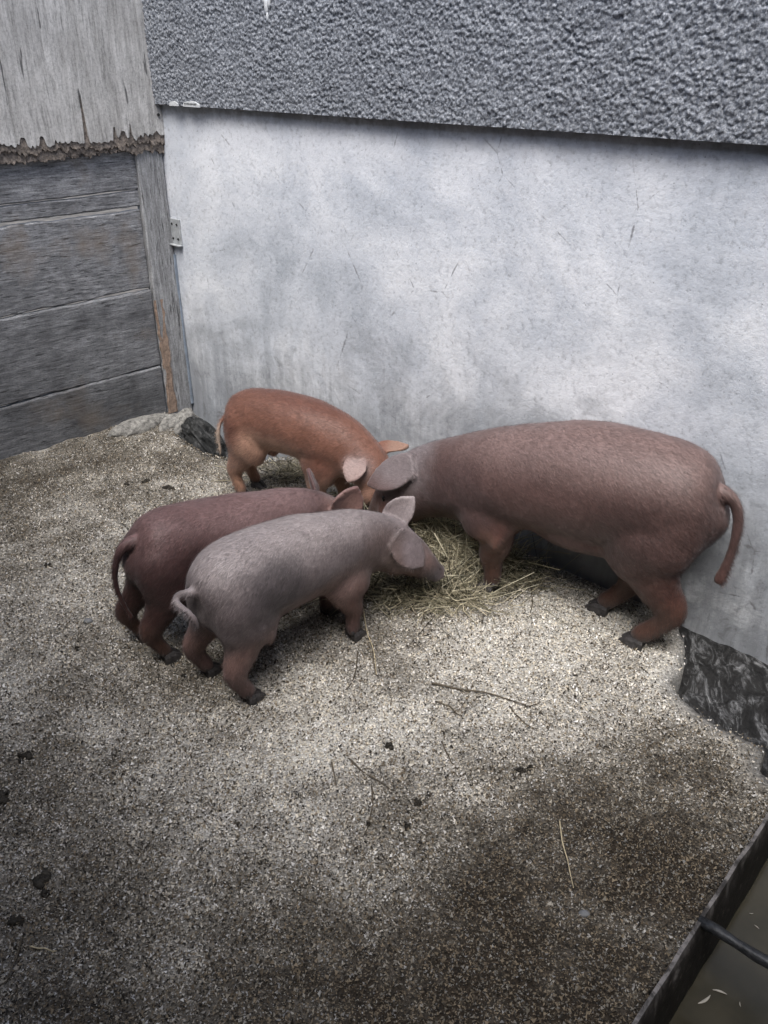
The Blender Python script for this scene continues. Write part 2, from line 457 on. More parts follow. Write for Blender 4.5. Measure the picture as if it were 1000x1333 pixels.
# ------------------------------------------------------------------ timber partition
part_rz = math.atan2(ED[1], ED[0])
tp = empty('timber_partition', (CORNER[0], CORNER[1], 0), part_rz)
tag(tp, 'weathered grey board partition with a bleached plywood sheet on top', 'partition')
def plank_mesh(x0, x1, z0, z1, y0, y1, seed, wob=0.004, axis='x', step=0.03, bow=0.004):
    """a board with uneven arrises, swept along x (or z)"""
    L0, L1 = (x0, x1) if axis == 'x' else (z0, z1)
    W0, W1 = (z0, z1) if axis == 'x' else (x0, x1)
    n = max(3, int((L1 - L0) / step)); c = min(0.006, (W1 - W0) / 6)
    T = np.linspace(L0, L1, n)
    a0 = (fbm(T, T * 0 + seed, 0.22, seed, 3) - .5) * 2 * wob + (vnoise(T, T * 0, .03, seed + 3) - .5) * wob
    a1 = (fbm(T, T * 0 + seed + 9, 0.22, seed + 5, 3) - .5) * 2 * wob + (vnoise(T, T * 0, .03, seed + 8) - .5) * wob
    by = (vnoise(T, T * 0, .5, seed + 2) - .5) * 2 * bow
    vs = []
    for k in range(n):
        lo, hi = W0 + a0[k], W1 + a1[k]
        f, b = y1 + by[k], y0 + by[k]
        ring = [(lo + c, b), (hi - c, b), (hi, b + c), (hi, f - c), (hi - c, f), (hi - (hi - lo) * .3, f - .001), (lo + (hi - lo) * .3, f - .001), (lo + c, f), (lo, f - c), (lo, b + c)]
        vs += [(T[k], y, w) if axis == 'x' else (w, y, T[k]) for w, y in ring]
    bm = bmesh.new(); V = [bm.verts.new(v) for v in vs]; m = 10
    for k in range(n - 1):
        for j in range(m):
            q = (j + 1) % m
            bm.faces.new((V[k * m + j], V[k * m + q], V[(k + 1) * m + q], V[(k + 1) * m + j]))
    bm.faces.new(V[:m][::-1]); bm.faces.new(V[-m:])
    bmesh.ops.recalc_face_normals(bm, faces=bm.faces[:])
    me = bpy.data.meshes.new('plank'); bm.to_mesh(me); bm.free(); return me
for k, (z0, z1, y0, y1, w) in enumerate(((0.997, 1.24, -.030, .000, .004), (0.932, 0.992, -.028, -.003, .004), (0.590, 0.917, -.032, -.004, .006),
                                         (0.243, 0.586, -.026, .006, .005), (0.000, 0.240, -.022, .012, .005))):
    link('plank', plank_mesh(0.128 + 0.004 * k, 2.7, z0, z1, y0, y1, 40 + k * 7, w, bow=.003), M['plank'], tp)
link('post', plank_mesh(0.006, 0.132, 0.0, 1.24, -0.03, 0.016, 91, .004, 'z'), M['post'], tp)
link('torn_strip', plank_mesh(0.088, 0.136, 0.01, 0.54, 0.014, 0.0215, 95, .011, 'z', 0.012, bow=.002), M['torn'], tp)
link('sealing_strip', plank_mesh(0.004, 0.016, 0.03, 0.72, 0.016, 0.026, 97, .003, 'z'), M['blue'], tp)
# plywood: pale outer veneer with a jagged hem over the brown rotten core
def hem_sheet(x0, x1, ztop, zfn, y0, y1, step, crumble=0.0):
    n = int((x1 - x0) / step); X = np.linspace(x0, x1, n); Zb = zfn(X)
    rows = 14; bm = bmesh.new(); F, B = [], []
    for k in range(n):
        zs = [Zb[k] + (ztop - Zb[k]) * (r / (rows - 1)) ** 2.6 for r in range(rows)]
        F.append([bm.verts.new((X[k], y1 + 0.003 * float(vnoise(np.array(X[k]), np.array(z), .15, 4)) + crumble * (float(fbm(np.array(X[k]), np.array(z * 1.8), .022, 8, 3)) - .6) * (z < 1.22), z)) for z in zs])
        B.append([bm.verts.new((X[k], y0, z)) for z in (zs[0], zs[-1])])
    for k in range(n - 1):
        for r in range(rows - 1): bm.faces.new((F[k][r], F[k + 1][r], F[k + 1][r + 1], F[k][r + 1]))
        bm.faces.new((B[k][1], B[k + 1][1], B[k + 1][0], B[k][0]))
        bm.faces.new((B[k][0], B[k + 1][0], F[k + 1][0], F[k][0]))
        bm.faces.new((F[k][-1], F[k + 1][-1], B[k + 1][1], B[k][1]))
    bm.faces.new([B[0][0]] + F[0] + [B[0][1]]); bm.faces.new(([B[-1][0]] + F[-1] + [B[-1][1]])[::-1])
    bmesh.ops.recalc_face_normals(bm, faces=bm.faces[:])
    me = bpy.data.meshes.new('sheet'); bm.to_mesh(me); bm.free(); return me
ply = link('plywood_sheet', hem_sheet(0.0, 2.7, 2.3, lambda X: 1.193 + 0.055 * (fbm(X, X * 0, .09, 61, 3) - .5) + 0.055 * np.maximum(0, vnoise(X, X * 0, .013, 63) - .45) * sstep(.35, .65, vnoise(X, X * 0, .06, 64)) + .03 * (vnoise(X, X * 0 + 5, .008, 66) - .5) * (vnoise(X, X * 0 + 5, .05, 67)) + .16 * np.exp(-((X - .345) / .007) ** 4) + .05 * np.exp(-((X - .155) / .006) ** 4) + .05 * np.exp(-((X - .225) / .008) ** 4) + .035 * np.exp(-((X - .52) / .012) ** 4),
           0.030, 0.040, 0.004), M['veneer'], tp)
for (nm, z0, a1, a2, y0, y1, sd) in (('torn_ply', 1.168, .040, .030, .025, .0345, 161), ('torn_ply', 1.143, .030, .020, .014, .0255, 171)):
    link(nm, hem_sheet(-0.004, 2.7, 1.46, lambda X: z0 + a1 * (fbm(X, X * 0, .10, sd, 4) - .5) + a2 * (vnoise(X, X * 0, .009, sd + 2) - .5) * (.3 + vnoise(X, X * 0, .04, sd + 3)) + .012 * (vnoise(X, X * 0, .004, sd + 5) - .5), y0, y1, 0.0045, .007), M['core'], tp)
link('edge_batten', plank_mesh(-0.014, 0.000, 1.135, 2.3, 0.012, 0.046, 99, .003, 'z', .02), M['post'], tp)
bm = bmesh.new(); bmesh.ops.create_cone(bm, cap_ends=True, segments=10, radius1=.006, radius2=.005, depth=.006, matrix=Matrix.Rotation(math.pi / 2, 4, 'X'))
nail = bpy.data.meshes.new('nail'); bm.to_mesh(nail); bm.free()
for x, z in ((0.025, 1.275), (0.03, 1.6)):
    o = link('nail', nail, M['hole'], tp); o.location = (x, 0.0445, z)

# ------------------------------------------------------------------ unseen walls and roof added to shade the pen (behind and right of the view)
def add_shade_wall(label, p0, p1, h, name):
    d = p1 - p0; L = float(np.hypot(*d))
    e = empty(name, (p0[0], p0[1], 0), math.atan2(d[1], d[0])); tag(e, label, 'wall')
    link('wall_body', box_mesh('wall_body', 0, L, 0, .18, -.2, h), M['block'], e)
    link('shade_coping', box_mesh('shade_coping', -.01, L + .01, -.02, .20, h + .002, h + .06), M['mortar'], e)
add_shade_wall('added unseen wall shading the pen opposite the pale wall', wall_pt(4.4, -3.5), wall_pt(-2.6, -3.5), 2.43, 'shade_wall')
add_shade_wall('added unseen wall shading the pen beyond the trough', wall_pt(4.1, -3.3), wall_pt(4.1, -.02), 2.4, 'shade_wall')

er = empty('shade_roof', (*wall_pt(-1.2, -3.6), 2.60), wall_rz); tag(er, 'added unseen roof shading the near side of the pen', 'roof')  # out of view, added to shade the near floor
link('shade_roof_sheet', box_mesh('shade_roof_sheet', 0, 5.8, 0, 1.15, 0, .04), M['block'], er)
for k in range(5): link('shade_rafter', box_mesh('shade_rafter', .2 + k * 1.3, .28 + k * 1.3, 0, 1.12, -.10, -.002), M['post'], er)

# ------------------------------------------------------------------ trough position
RIM1, RIM2 = on_floor(1000, 1065, .1)[:2], on_floor(830, 1333, .1)[:2]
TD = (RIM1 - RIM2) / np.hypot(*(RIM1 - RIM2)); TI = np.array([TD[1], -TD[0]])   # along the rim, into the trough

# ------------------------------------------------------------------ floor slab, sludge gutter, yard
edge = [on_floor(u, v)[:2] for u, v in ((885, 803), (893, 845), (890, 870), (872, 885), (885, 905), (912, 927), (940, 945), (970, 960), (1000, 975), (992, 986), (990, 1002), (1003, 1014))]
edge = [wall_pt(2.42, 0.05)] + edge + [np.array([1.02, 1.42]), np.array([1.25, 1.35]), np.array([1.6, 1.1])]
edge = roughen(edge, 0.025, 0.0045, 3)
hole = [part_pt(0.12, -.03)] + [on_floor(u, v)[:2] for u, v in ((226, 560), (238, 572), (262, 588), (290, 594), (330, 602))] + [wall_pt(0.80, 0.05)]
hole = roughen(hole, 0.03, 0.006, 5)
out0 = -0.012
poly = [np.array([1.6, 1.1]) , RIM1 + TD * .55 + TI * out0, RIM2 - TD * .45 + TI * out0, RIM2 - TD * .45 + TI * .6, np.array([.9, -1.2]), np.array([-3.4, -1.2]), part_pt(3.6, -.03)] + hole + [wall_pt(1.6, .05)] + edge
poly = [np.array(p) for p in poly]
def lumps(x, y):
    return 0.012 * (fbm(x, y, 0.30, 31, 3) - .5) + 0.007 * (fbm(x, y, 0.06, 33, 3) - .5)
def bank(x, y):
    """litter heaped against the foot of the partition"""
    q = (x - CORNER[0]) * -ED[1] + (y - CORNER[1]) * ED[0]
    s = (x - CORNER[0]) * ED[0] + (y - CORNER[1]) * ED[1]
    return 0.035 * np.exp(-np.maximum(q, 0) / 0.09) * fbm(x, y, 0.10, 37, 3) * sstep(-.05, .1, s) * 1.3
def floor_z(x, y): return lumps(x, y) + bank(x, y)
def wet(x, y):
    """1 = pale dry bedding, 0 = dark wet bedding; mid-floor light pool painted in too"""
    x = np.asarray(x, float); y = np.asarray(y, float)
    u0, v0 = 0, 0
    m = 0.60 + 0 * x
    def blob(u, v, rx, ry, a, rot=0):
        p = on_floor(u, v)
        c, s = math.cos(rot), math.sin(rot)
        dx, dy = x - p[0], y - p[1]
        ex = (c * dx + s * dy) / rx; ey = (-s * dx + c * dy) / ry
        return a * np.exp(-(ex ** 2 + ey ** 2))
    for b in ((690, 860, .34, .26, .38), (420, 960, .30, .22, .24), (760, 790, .22, .2, .28), (250, 690, .45, .5, .10), (860, 860, .12, .16, .2),  # pale blobs paint the pool of light mid-floor into the colour
              (0, 640, .40, .35, -.30), (0, 1050, .16, .30, -.30), (0, 1250, .3, .25, -.18), (640, 1333, .52, .20, -.62), (830, 1110, .27, .26, -.62), (620, 1150, .18, .16, -.33), (900, 1000, .16, .12, -.28),  # far-left blobs paint the dim edge of that pool, the others wet bedding
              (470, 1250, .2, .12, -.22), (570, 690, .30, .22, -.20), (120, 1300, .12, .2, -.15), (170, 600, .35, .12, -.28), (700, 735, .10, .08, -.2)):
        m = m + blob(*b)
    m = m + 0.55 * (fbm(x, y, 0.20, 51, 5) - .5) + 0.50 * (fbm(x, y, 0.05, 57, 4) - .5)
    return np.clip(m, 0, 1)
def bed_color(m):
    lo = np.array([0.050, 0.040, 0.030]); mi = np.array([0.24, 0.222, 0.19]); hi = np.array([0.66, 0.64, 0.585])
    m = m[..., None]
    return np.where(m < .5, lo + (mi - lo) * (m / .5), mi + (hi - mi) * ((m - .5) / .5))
def floor_mesh():
    cell = 0.012
    xs = np.arange(-3.1, 1.62, cell); ys = np.arange(-0.3, 4.0, cell)
    X, Y = np.meshgrid(xs, ys)
    P = np.array(poly)
    ins = in_poly(X, Y, P)
    rag = np.array(edge); rag2 = np.array(hole)
    d1, bx1, by1 = seg_dist(X, Y, rag, False); d2, bx2, by2 = seg_dist(X, Y, rag2, False)
    d = np.minimum(d1, d2); bx = np.where(d1 < d2, bx1, bx2); by = np.where(d1 < d2, by1, by2)
    Z = floor_z(X, Y)
    # inside vertices close to the broken edge are pulled onto it; a round-over softens it
    near_in = ins & (d < cell * .8)
    X2 = np.where(near_in, bx, X); Y2 = np.where(near_in, by, Y)
    Z = Z - 0.012 * np.exp(-(d / 0.018) ** 2) * ins
    # outside vertices next to it drop as the broken face
    near_out = (~ins) & (d < cell * 1.45)
    X2 = np.where(near_out, bx + (X - bx) * .25, X2); Y2 = np.where(near_out, by + (Y - by) * .25, Y2)
    Z = np.where(near_out, -0.16, Z)
    ok = ins | near_out
    ny, nx = X.shape
    i = np.arange(nx * ny).reshape(ny, nx)
    keep = ok[:-1, :-1] & ok[:-1, 1:] & ok[1:, 1:] & ok[1:, :-1] & (ins[:-1, :-1] | ins[:-1, 1:] | ins[1:, 1:] | ins[1:, :-1])
    f = np.stack([i[:-1, :-1], i[:-1, 1:], i[1:, 1:], i[1:, :-1]], -1)[keep]
    v = np.stack([X2, Y2, Z], -1).reshape(-1, 3)
    used = np.unique(f); re = np.full(len(v), -1); re[used] = np.arange(len(used))
    v = v[used]; f = re[f]
    me = mesh_np('floor', v, f)
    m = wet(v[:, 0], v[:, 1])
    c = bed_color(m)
    fd, _, _ = seg_dist(v[:, 0], v[:, 1], rag, False)
    face = (v[:, 2] < -0.05)
    bare = np.exp(-(fd / 0.03) ** 2) * .6
    c = c * (1 - bare[:, None]) + np.array([.30, .30, .295]) * bare[:, None]
    c[face] = (0.11, 0.11, 0.105)
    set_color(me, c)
    return me
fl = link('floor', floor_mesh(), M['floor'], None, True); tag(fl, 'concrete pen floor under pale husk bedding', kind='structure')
del fl['label']
def sludge_mesh():
    cell = 0.007
    S, N = np.meshgrid(np.arange(-0.10, 3.9, cell), np.arange(-1.4, 0.05, cell))
    X = CORNER[0] + WD[0] * S + WN[0] * N; Y = CORNER[1] + WD[1] * S + WN[1] * N
    Z = -0.085 + 0.085 * sstep(-.30, 0.0, N) - 0.03 * sstep(-.5, -.9, N)
    calm = .25 + .75 * sstep(-.0, -.09, N)
    Z = Z + calm * (0.050 * (fbm(S * .6, N * 2, 0.12, 81, 5) - .5) + .022 * (vnoise(S, N * 1.6, .035, 82) - .5) + .014 * (vnoise(S, N, .016, 85) - .5)) - 0.018
    deep = (S < .9)
    Z = np.where(deep, -0.13 + .04 * fbm(S, N, .1, 83, 3), Z)
    Z = np.where((S > .9) & (S < 2.25), -0.15, Z)
    ok = ~((N < -0.6) & (S < 2.3))
    v = np.stack([X, Y, Z], -1).reshape(-1, 3)
    nn, ns = X.shape; i = np.arange(nn * ns).reshape(nn, ns)
    keep = ok[:-1, :-1] & ok[1:, 1:]
    f = np.stack([i[:-1, :-1], i[:-1, 1:], i[1:, 1:], i[1:, :-1]], -1)[keep]
    # keep clear of the trough
    ctr = v[f].mean(1)
    a = (ctr[:, 0] - RIM2[0]) * TI[0] + (ctr[:, 1] - RIM2[1]) * TI[1]; b = (ctr[:, 0] - RIM2[0]) * TD[0] + (ctr[:, 1] - RIM2[1]) * TD[1]
    f = f[~((a > -.02) & (b < 1.15) )]
    return mesh_np('sludge_gutter', v, f)
sl = link('sludge_gutter', sludge_mesh(), M['sludge'], None, False); tag(sl, kind='structure')
yd = bmesh.new()
for q in ((-60, -60), (60, -60), (60, 60), (-60, 60)): yd.verts.new((q[0], q[1], -0.20))
yd.faces.new(yd.verts[:]); me = bpy.data.meshes.new('ground'); yd.to_mesh(me); yd.free()
tag(link('ground', me, M['yard']), kind='structure')

# ------------------------------------------------------------------ trough
tr = empty('water_trough', (RIM2[0], RIM2[1], 0), math.atan2(TD[1], TD[0]))   # local x along rim, local -y into the trough
tag(tr, 'dark scaled steel trough half full of murky water sunk beside the bedding', 'trough')
TL0, TL1, TWID, TTOP, TBOT = -0.40, 1.05, 0.34, 0.10, -0.15
def panel(name, a, b, c, d, th, nrm):
    """thin slab from quad a,b,c,d thickened along nrm, subdivided and dented"""
    bm = bmesh.new(); n, m = 28, 6; F = []; B = []
    a, b, c, d, nr = map(Vector, (a, b, c, d, nrm))
    for i in range(n + 1):
        fr, bk = [], []
        for j in range(m + 1):
            p = a.lerp(b, i / n).lerp(d.lerp(c, i / n), j / m)
            dent = 0.004 * (random.random() - .5)
            fr.append(bm.verts.new(p + nr * dent)); bk.append(bm.verts.new(p + nr * (th + dent)))
        F.append(fr); B.append(bk)
    for i in range(n):
        for j in range(m):
            bm.faces.new((F[i][j], F[i + 1][j], F[i + 1][j + 1], F[i][j + 1]))
            bm.faces.new((B[i][j + 1], B[i + 1][j + 1], B[i + 1][j], B[i][j]))
        bm.faces.new((F[i][0], B[i][0], B[i + 1][0], F[i + 1][0])); bm.faces.new((F[i + 1][m], B[i + 1][m], B[i][m], F[i][m]))
    for j in range(m):
        bm.faces.new((F[0][j + 1], B[0][j + 1], B[0][j], F[0][j])); bm.faces.new((F[n][j], B[n][j], B[n][j + 1], F[n][j + 1]))
    bmesh.ops.recalc_face_normals(bm, faces=bm.faces[:])
    me = bpy.data.meshes.new(name); bm.to_mesh(me); bm.free()
    return link(name, me, M['trough'], tr)
sl_in = 0.025
panel('side_panel', (TL0, -sl_in, TBOT), (TL1, -sl_in, TBOT), (TL1, 0, TTOP), (TL0, 0, TTOP), 0.007, (0, 1, 0))
panel('side_panel', (TL0, -TWID + sl_in, TBOT), (TL1, -TWID + sl_in, TBOT), (TL1, -TWID, TTOP), (TL0, -TWID, TTOP), 0.007, (0, -1, 0))
panel('end_panel', (TL0, -TWID, TBOT), (TL0, 0, TBOT), (TL0, 0, TTOP), (TL0, -TWID, TTOP), 0.007, (-1, 0, 0))
panel('end_panel', (TL1, -TWID, TBOT), (TL1, 0, TBOT), (TL1, 0, TTOP), (TL1, -TWID, TTOP), 0.007, (1, 0, 0))
panel('bottom_panel', (TL0, -TWID, TBOT), (TL1, -TWID, TBOT), (TL1, 0, TBOT), (TL0, 0, TBOT), 0.007, (0, 0, -1))
def tube_pts(bm, pts, rad, seg=8):
    pts = [Vector(p) for p in pts]; rings = []
    if not hasattr(rad, '__len__'): rad = [rad] * len(pts)
    for i, p in enumerate(pts):
        t = (pts[min(i + 1, len(pts) - 1)] - pts[max(i - 1, 0)]).normalized()
        a = t.orthogonal().normalized() if i == 0 else (pa - t * pa.dot(t)).normalized()
        pa = a; b = t.cross(a)
        rings.append([bm.verts.new(p + (a * math.cos(2 * math.pi * k / seg) + b * math.sin(2 * math.pi * k / seg)) * rad[i]) for k in range(seg)])
    for r0, r1 in zip(rings, rings[1:]):
        for k in range(seg): bm.faces.new((r0[k], r0[(k + 1) % seg], r1[(k + 1) % seg], r1[k]))
    bm.faces.new(rings[0][::-1]); bm.faces.new(rings[-1])
BX = float((on_floor(915, 1198, .1)[:2] - RIM2) @ TD)
for bx in (BX,):
    bm = bmesh.new()
    tube_pts(bm, [(bx + .008 * (k / 10) + .0015 * math.sin(k * 1.7), 0.008 - (TWID + .016) * k / 10, TTOP - 0.006) for k in range(11)], [.010 + .0012 * math.sin(k * 2.3) for k in range(11)], 10)
    me = bpy.data.meshes.new('cross_bar'); bm.to_mesh(me); bm.free(); link('cross_bar', me, M['iron'], tr, True)
wt = grid_sheet('trough_water', TL0 + .004, TL1 - .004, -1, 1, 0.3, lambda S, Z: Z * 0)
bm = bmesh.new(); WZ = -0.055
for q in ((TL0 + .003, -TWID + sl_in * .62), (TL1 - .003, -TWID + sl_in * .62), (TL1 - .003, -sl_in * .58), (TL0 + .003, -sl_in * .58)): bm.verts.new((q[0], q[1], WZ))
bm.faces.new(bm.verts[:]); bpy.data.meshes.remove(wt); me = bpy.data.meshes.new('trough_water'); bm.to_mesh(me); bm.free()
wo = link('trough_water', me, M['water']); wo.matrix_world = tr.matrix_basis; wo.location = (RIM2[0], RIM2[1], 0); wo.rotation_euler = tr.rotation_euler
tag(wo, kind='structure')

# ------------------------------------------------------------------ mortar and rock in the corner
def lump_mesh(name, rx, ry, rz, seed, sub=3, amp=.25, cell=.5):
    r = np.random.default_rng(seed); bm = bmesh.new(); bmesh.ops.create_icosphere(bm, subdivisions=sub, radius=1)
    for v in bm.verts:
        n = float(fbm(np.array(v.co.x + v.co.z * .7 + seed), np.array(v.co.y + v.co.z * .5 - seed), cell, seed, 4)) - .5
        v.co = v.co * (1 + n * 2 * amp); v.co = Vector((v.co.x * rx, v.co.y * ry, max(v.co.z, -.5) * rz))
    me = bpy.data.meshes.new(name); bm.to_mesh(me); bm.free(); return me
for (u, v, rx, ry, rz, rot, lab) in ((190, 556, .17, .055, .05, part_rz, 'long pale mortar lump heaped along the foot of the lowest plank'),
                                     (236, 552, .10, .045, .055, part_rz + .2, 'short pale mortar lump wedged at the foot of the timber post')):
    p = on_floor(u, v)
    o = link('mortar_lump', lump_mesh('mortar_lump', rx, ry, rz, int(u), 5, .38, .75), M['mortar'], None, True); o.location = (p[0], p[1], 0.002); o.rotation_euler = (0, 0, rot)
    tag(o, lab, 'mortar')
p = wall_pt(0.24, -0.14)
o = link('black_rock', lump_mesh('black_rock', .14, .09, .11, 8, 5, .5, .45), M['rock'], None, False); o.location = (p[0], p[1], -0.075); o.rotation_euler = (0.1, 0.1, wall_rz)
tag(o, 'black damp rock in the hole at the wall corner', 'rock')

# ------------------------------------------------------------------ pigs
def catmull(P, n):
    """resample rows of P (k,d) to n rows with a Catmull-Rom spline"""
    P = np.asarray(P, float); k = len(P); t = np.linspace(0, k - 1, n); i = np.minimum(t.astype(int), k - 2); f = (t - i)[:, None]
    g = lambda j: P[np.clip(j, 0, k - 1)]
    p0, p1, p2, p3 = g(i - 1), g(i), g(i + 1), g(i + 2)
    return 0.5 * ((2 * p1) + (-p0 + p2) * f + (2 * p0 - 5 * p1 + 4 * p2 - p3) * f ** 2 + (-p0 + 3 * p1 - 3 * p2 + p3) * f ** 3)
def loft(bm, st, n=40, seg=28, up=(0, 0, 1), power=2.0):
    """st rows: x,y,z,rv,rh"""
    Q = catmull(st, n); C = Q[:, :3]; up = np.array(up, float); rings = []
    for i in range(n):
        t = C[min(i + 1, n - 1)] - C[max(i - 1, 0)]; t = t / (np.linalg.norm(t) + 1e-9)
        a = np.cross(up, t); a /= np.linalg.norm(a) + 1e-9
        b = np.cross(t, a)
        rv, rh = max(Q[i, 3], .002), max(Q[i, 4], .002); ring = []
        for k in range(seg):
            th = 2 * math.pi * k / seg; c, s = math.cos(th), math.sin(th)
            c = math.copysign(abs(c) ** (2 / power), c); s = math.copysign(abs(s) ** (2 / power), s)
            ring.append(bm.verts.new(C[i] + a * rh * c + b * rv * s))
        rings.append(ring)
    for r0, r1 in zip(rings, rings[1:]):
        for k in range(seg): bm.faces.new((r0[k], r0[(k + 1) % seg], r1[(k + 1) % seg], r1[k]))
    bm.faces.new(rings[0][::-1]); bm.faces.new(rings[-1])
def ball(bm, c, r):
    bmesh.ops.create_icosphere(bm, subdivisions=3, radius=1, matrix=Matrix.Translation(c) @ Matrix.Diagonal((*r, 1)))
def ear_shape(bm, base, d, nrm, L, W, th=.014, cup=.25, droop=0.0):
    d = np.array(d, float); d /= np.linalg.norm(d); nrm = np.array(nrm, float); nrm -= d * (nrm @ d); nrm /= np.linalg.norm(nrm)
    w = np.cross(nrm, d); base = np.array(base, float); n, m = 16, 12; T, Bt = [], []
    for i in range(n + 1):
        t = i / n
        wid = W * .5 * (np.interp(t, [0, .15, .35, .55, .75, .9, 1], [.62, .85, 1, .93, .68, .36, .06]))
        cpt = base + d * L * t + nrm * (-droop * t * t * L)
        top, bot = [], []
        for j in range(m + 1):
            s = 2 * j / m - 1
            off = cup * wid * (s * s) * (1 - .5 * t)
            h = th * .5 * math.sqrt(max(0.0, 1 - .8 * s * s)) * (1 - .35 * t) + .0022
            q = cpt + w * wid * s * (1 - .12 * s * s * cup) + nrm * off
            top.append(bm.verts.new(q + nrm * h)); bot.append(bm.verts.new(q - nrm * h))
        T.append(top); Bt.append(bot)
    for i in range(n):
        for j in range(m):
            bm.faces.new((T[i][j], T[i + 1][j], T[i + 1][j + 1], T[i][j + 1])); bm.faces.new((Bt[i][j + 1], Bt[i + 1][j + 1], Bt[i + 1][j], Bt[i][j]))
        bm.faces.new((T[i][0], Bt[i][0], Bt[i + 1][0], T[i + 1][0])); bm.faces.new((T[i + 1][m], Bt[i + 1][m], Bt[i][m], T[i][m]))
    for j in range(m):
        bm.faces.new((T[0][j + 1], Bt[0][j + 1], Bt[0][j], T[0][j])); bm.faces.new((T[n][j], Bt[n][j], Bt[n][j + 1], T[n][j + 1]))
def hoof_mesh(k):
    """cloven hoof, two pointed toes and two dew claws; toe towards +x"""
    bm = bmesh.new()
    for sy in (-1, 1):
        prof = [(-.030, .013, .012, .034), (-.012, .015, .014, .040), (.010, .014, .013, .034), (.026, .011, .010, .022), (.040, .005, .005, .010)]
        rings = []
        for x, hw, hw2, zt in prof:
            yc = sy * (.0150 - max(0, x) * .08)
            rings.append([bm.verts.new((x * k, (yc + yy) * k, zz * k)) for yy, zz in ((-hw, 0), (hw, 0), (hw2, zt * .7), (hw2 * .5, zt), (-hw2 * .5, zt), (-hw2, zt * .7))])
        for a, b in zip(rings, rings[1:]):
            for q in range(6): bm.faces.new((a[q], a[(q + 1) % 6], b[(q + 1) % 6], b[q]))
        bm.faces.new(rings[0][::-1]); bm.faces.new(rings[-1])
        bmesh.ops.create_icosphere(bm, subdivisions=1, radius=1, matrix=Matrix.Translation((-.032 * k, sy * .017 * k, .040 * k)) @ Matrix.Diagonal((.008 * k, .007 * k, .011 * k, 1)))
    bmesh.ops.recalc_face_normals(bm, faces=bm.faces[:])
    me = bpy.data.meshes.new('hoof'); bm.to_mesh(me); bm.free(); return me
def remesh(bm, voxel, it):
    me = bpy.data.meshes.new('tmp'); bm.to_mesh(me); bm.free()
    o = bpy.data.objects.new('tmp', me); COL.objects.link(o)
    m = o.modifiers.new('r', 'REMESH'); m.mode = 'VOXEL'; m.voxel_size = voxel; m.adaptivity = 0
    s = o.modifiers.new('s', 'SMOOTH'); s.factor = .5; s.iterations = it
    dg = bpy.context.evaluated_depsgraph_get(); dg.update()
    r = bpy.data.meshes.new_from_object(o.evaluated_get(dg))
    bpy.data.objects.remove(o); bpy.data.meshes.remove(me)
    return r
def co_np(me):
    v = np.zeros(len(me.vertices) * 3, dtype=np.float32); me.vertices.foreach_get('co', v); return v.reshape(-1, 3).astype(float)
def no_np(me):
    v = np.zeros(len(me.vertices) * 3, dtype=np.float32); me.vertices.foreach_get('normal', v); return v.reshape(-1, 3).astype(float)

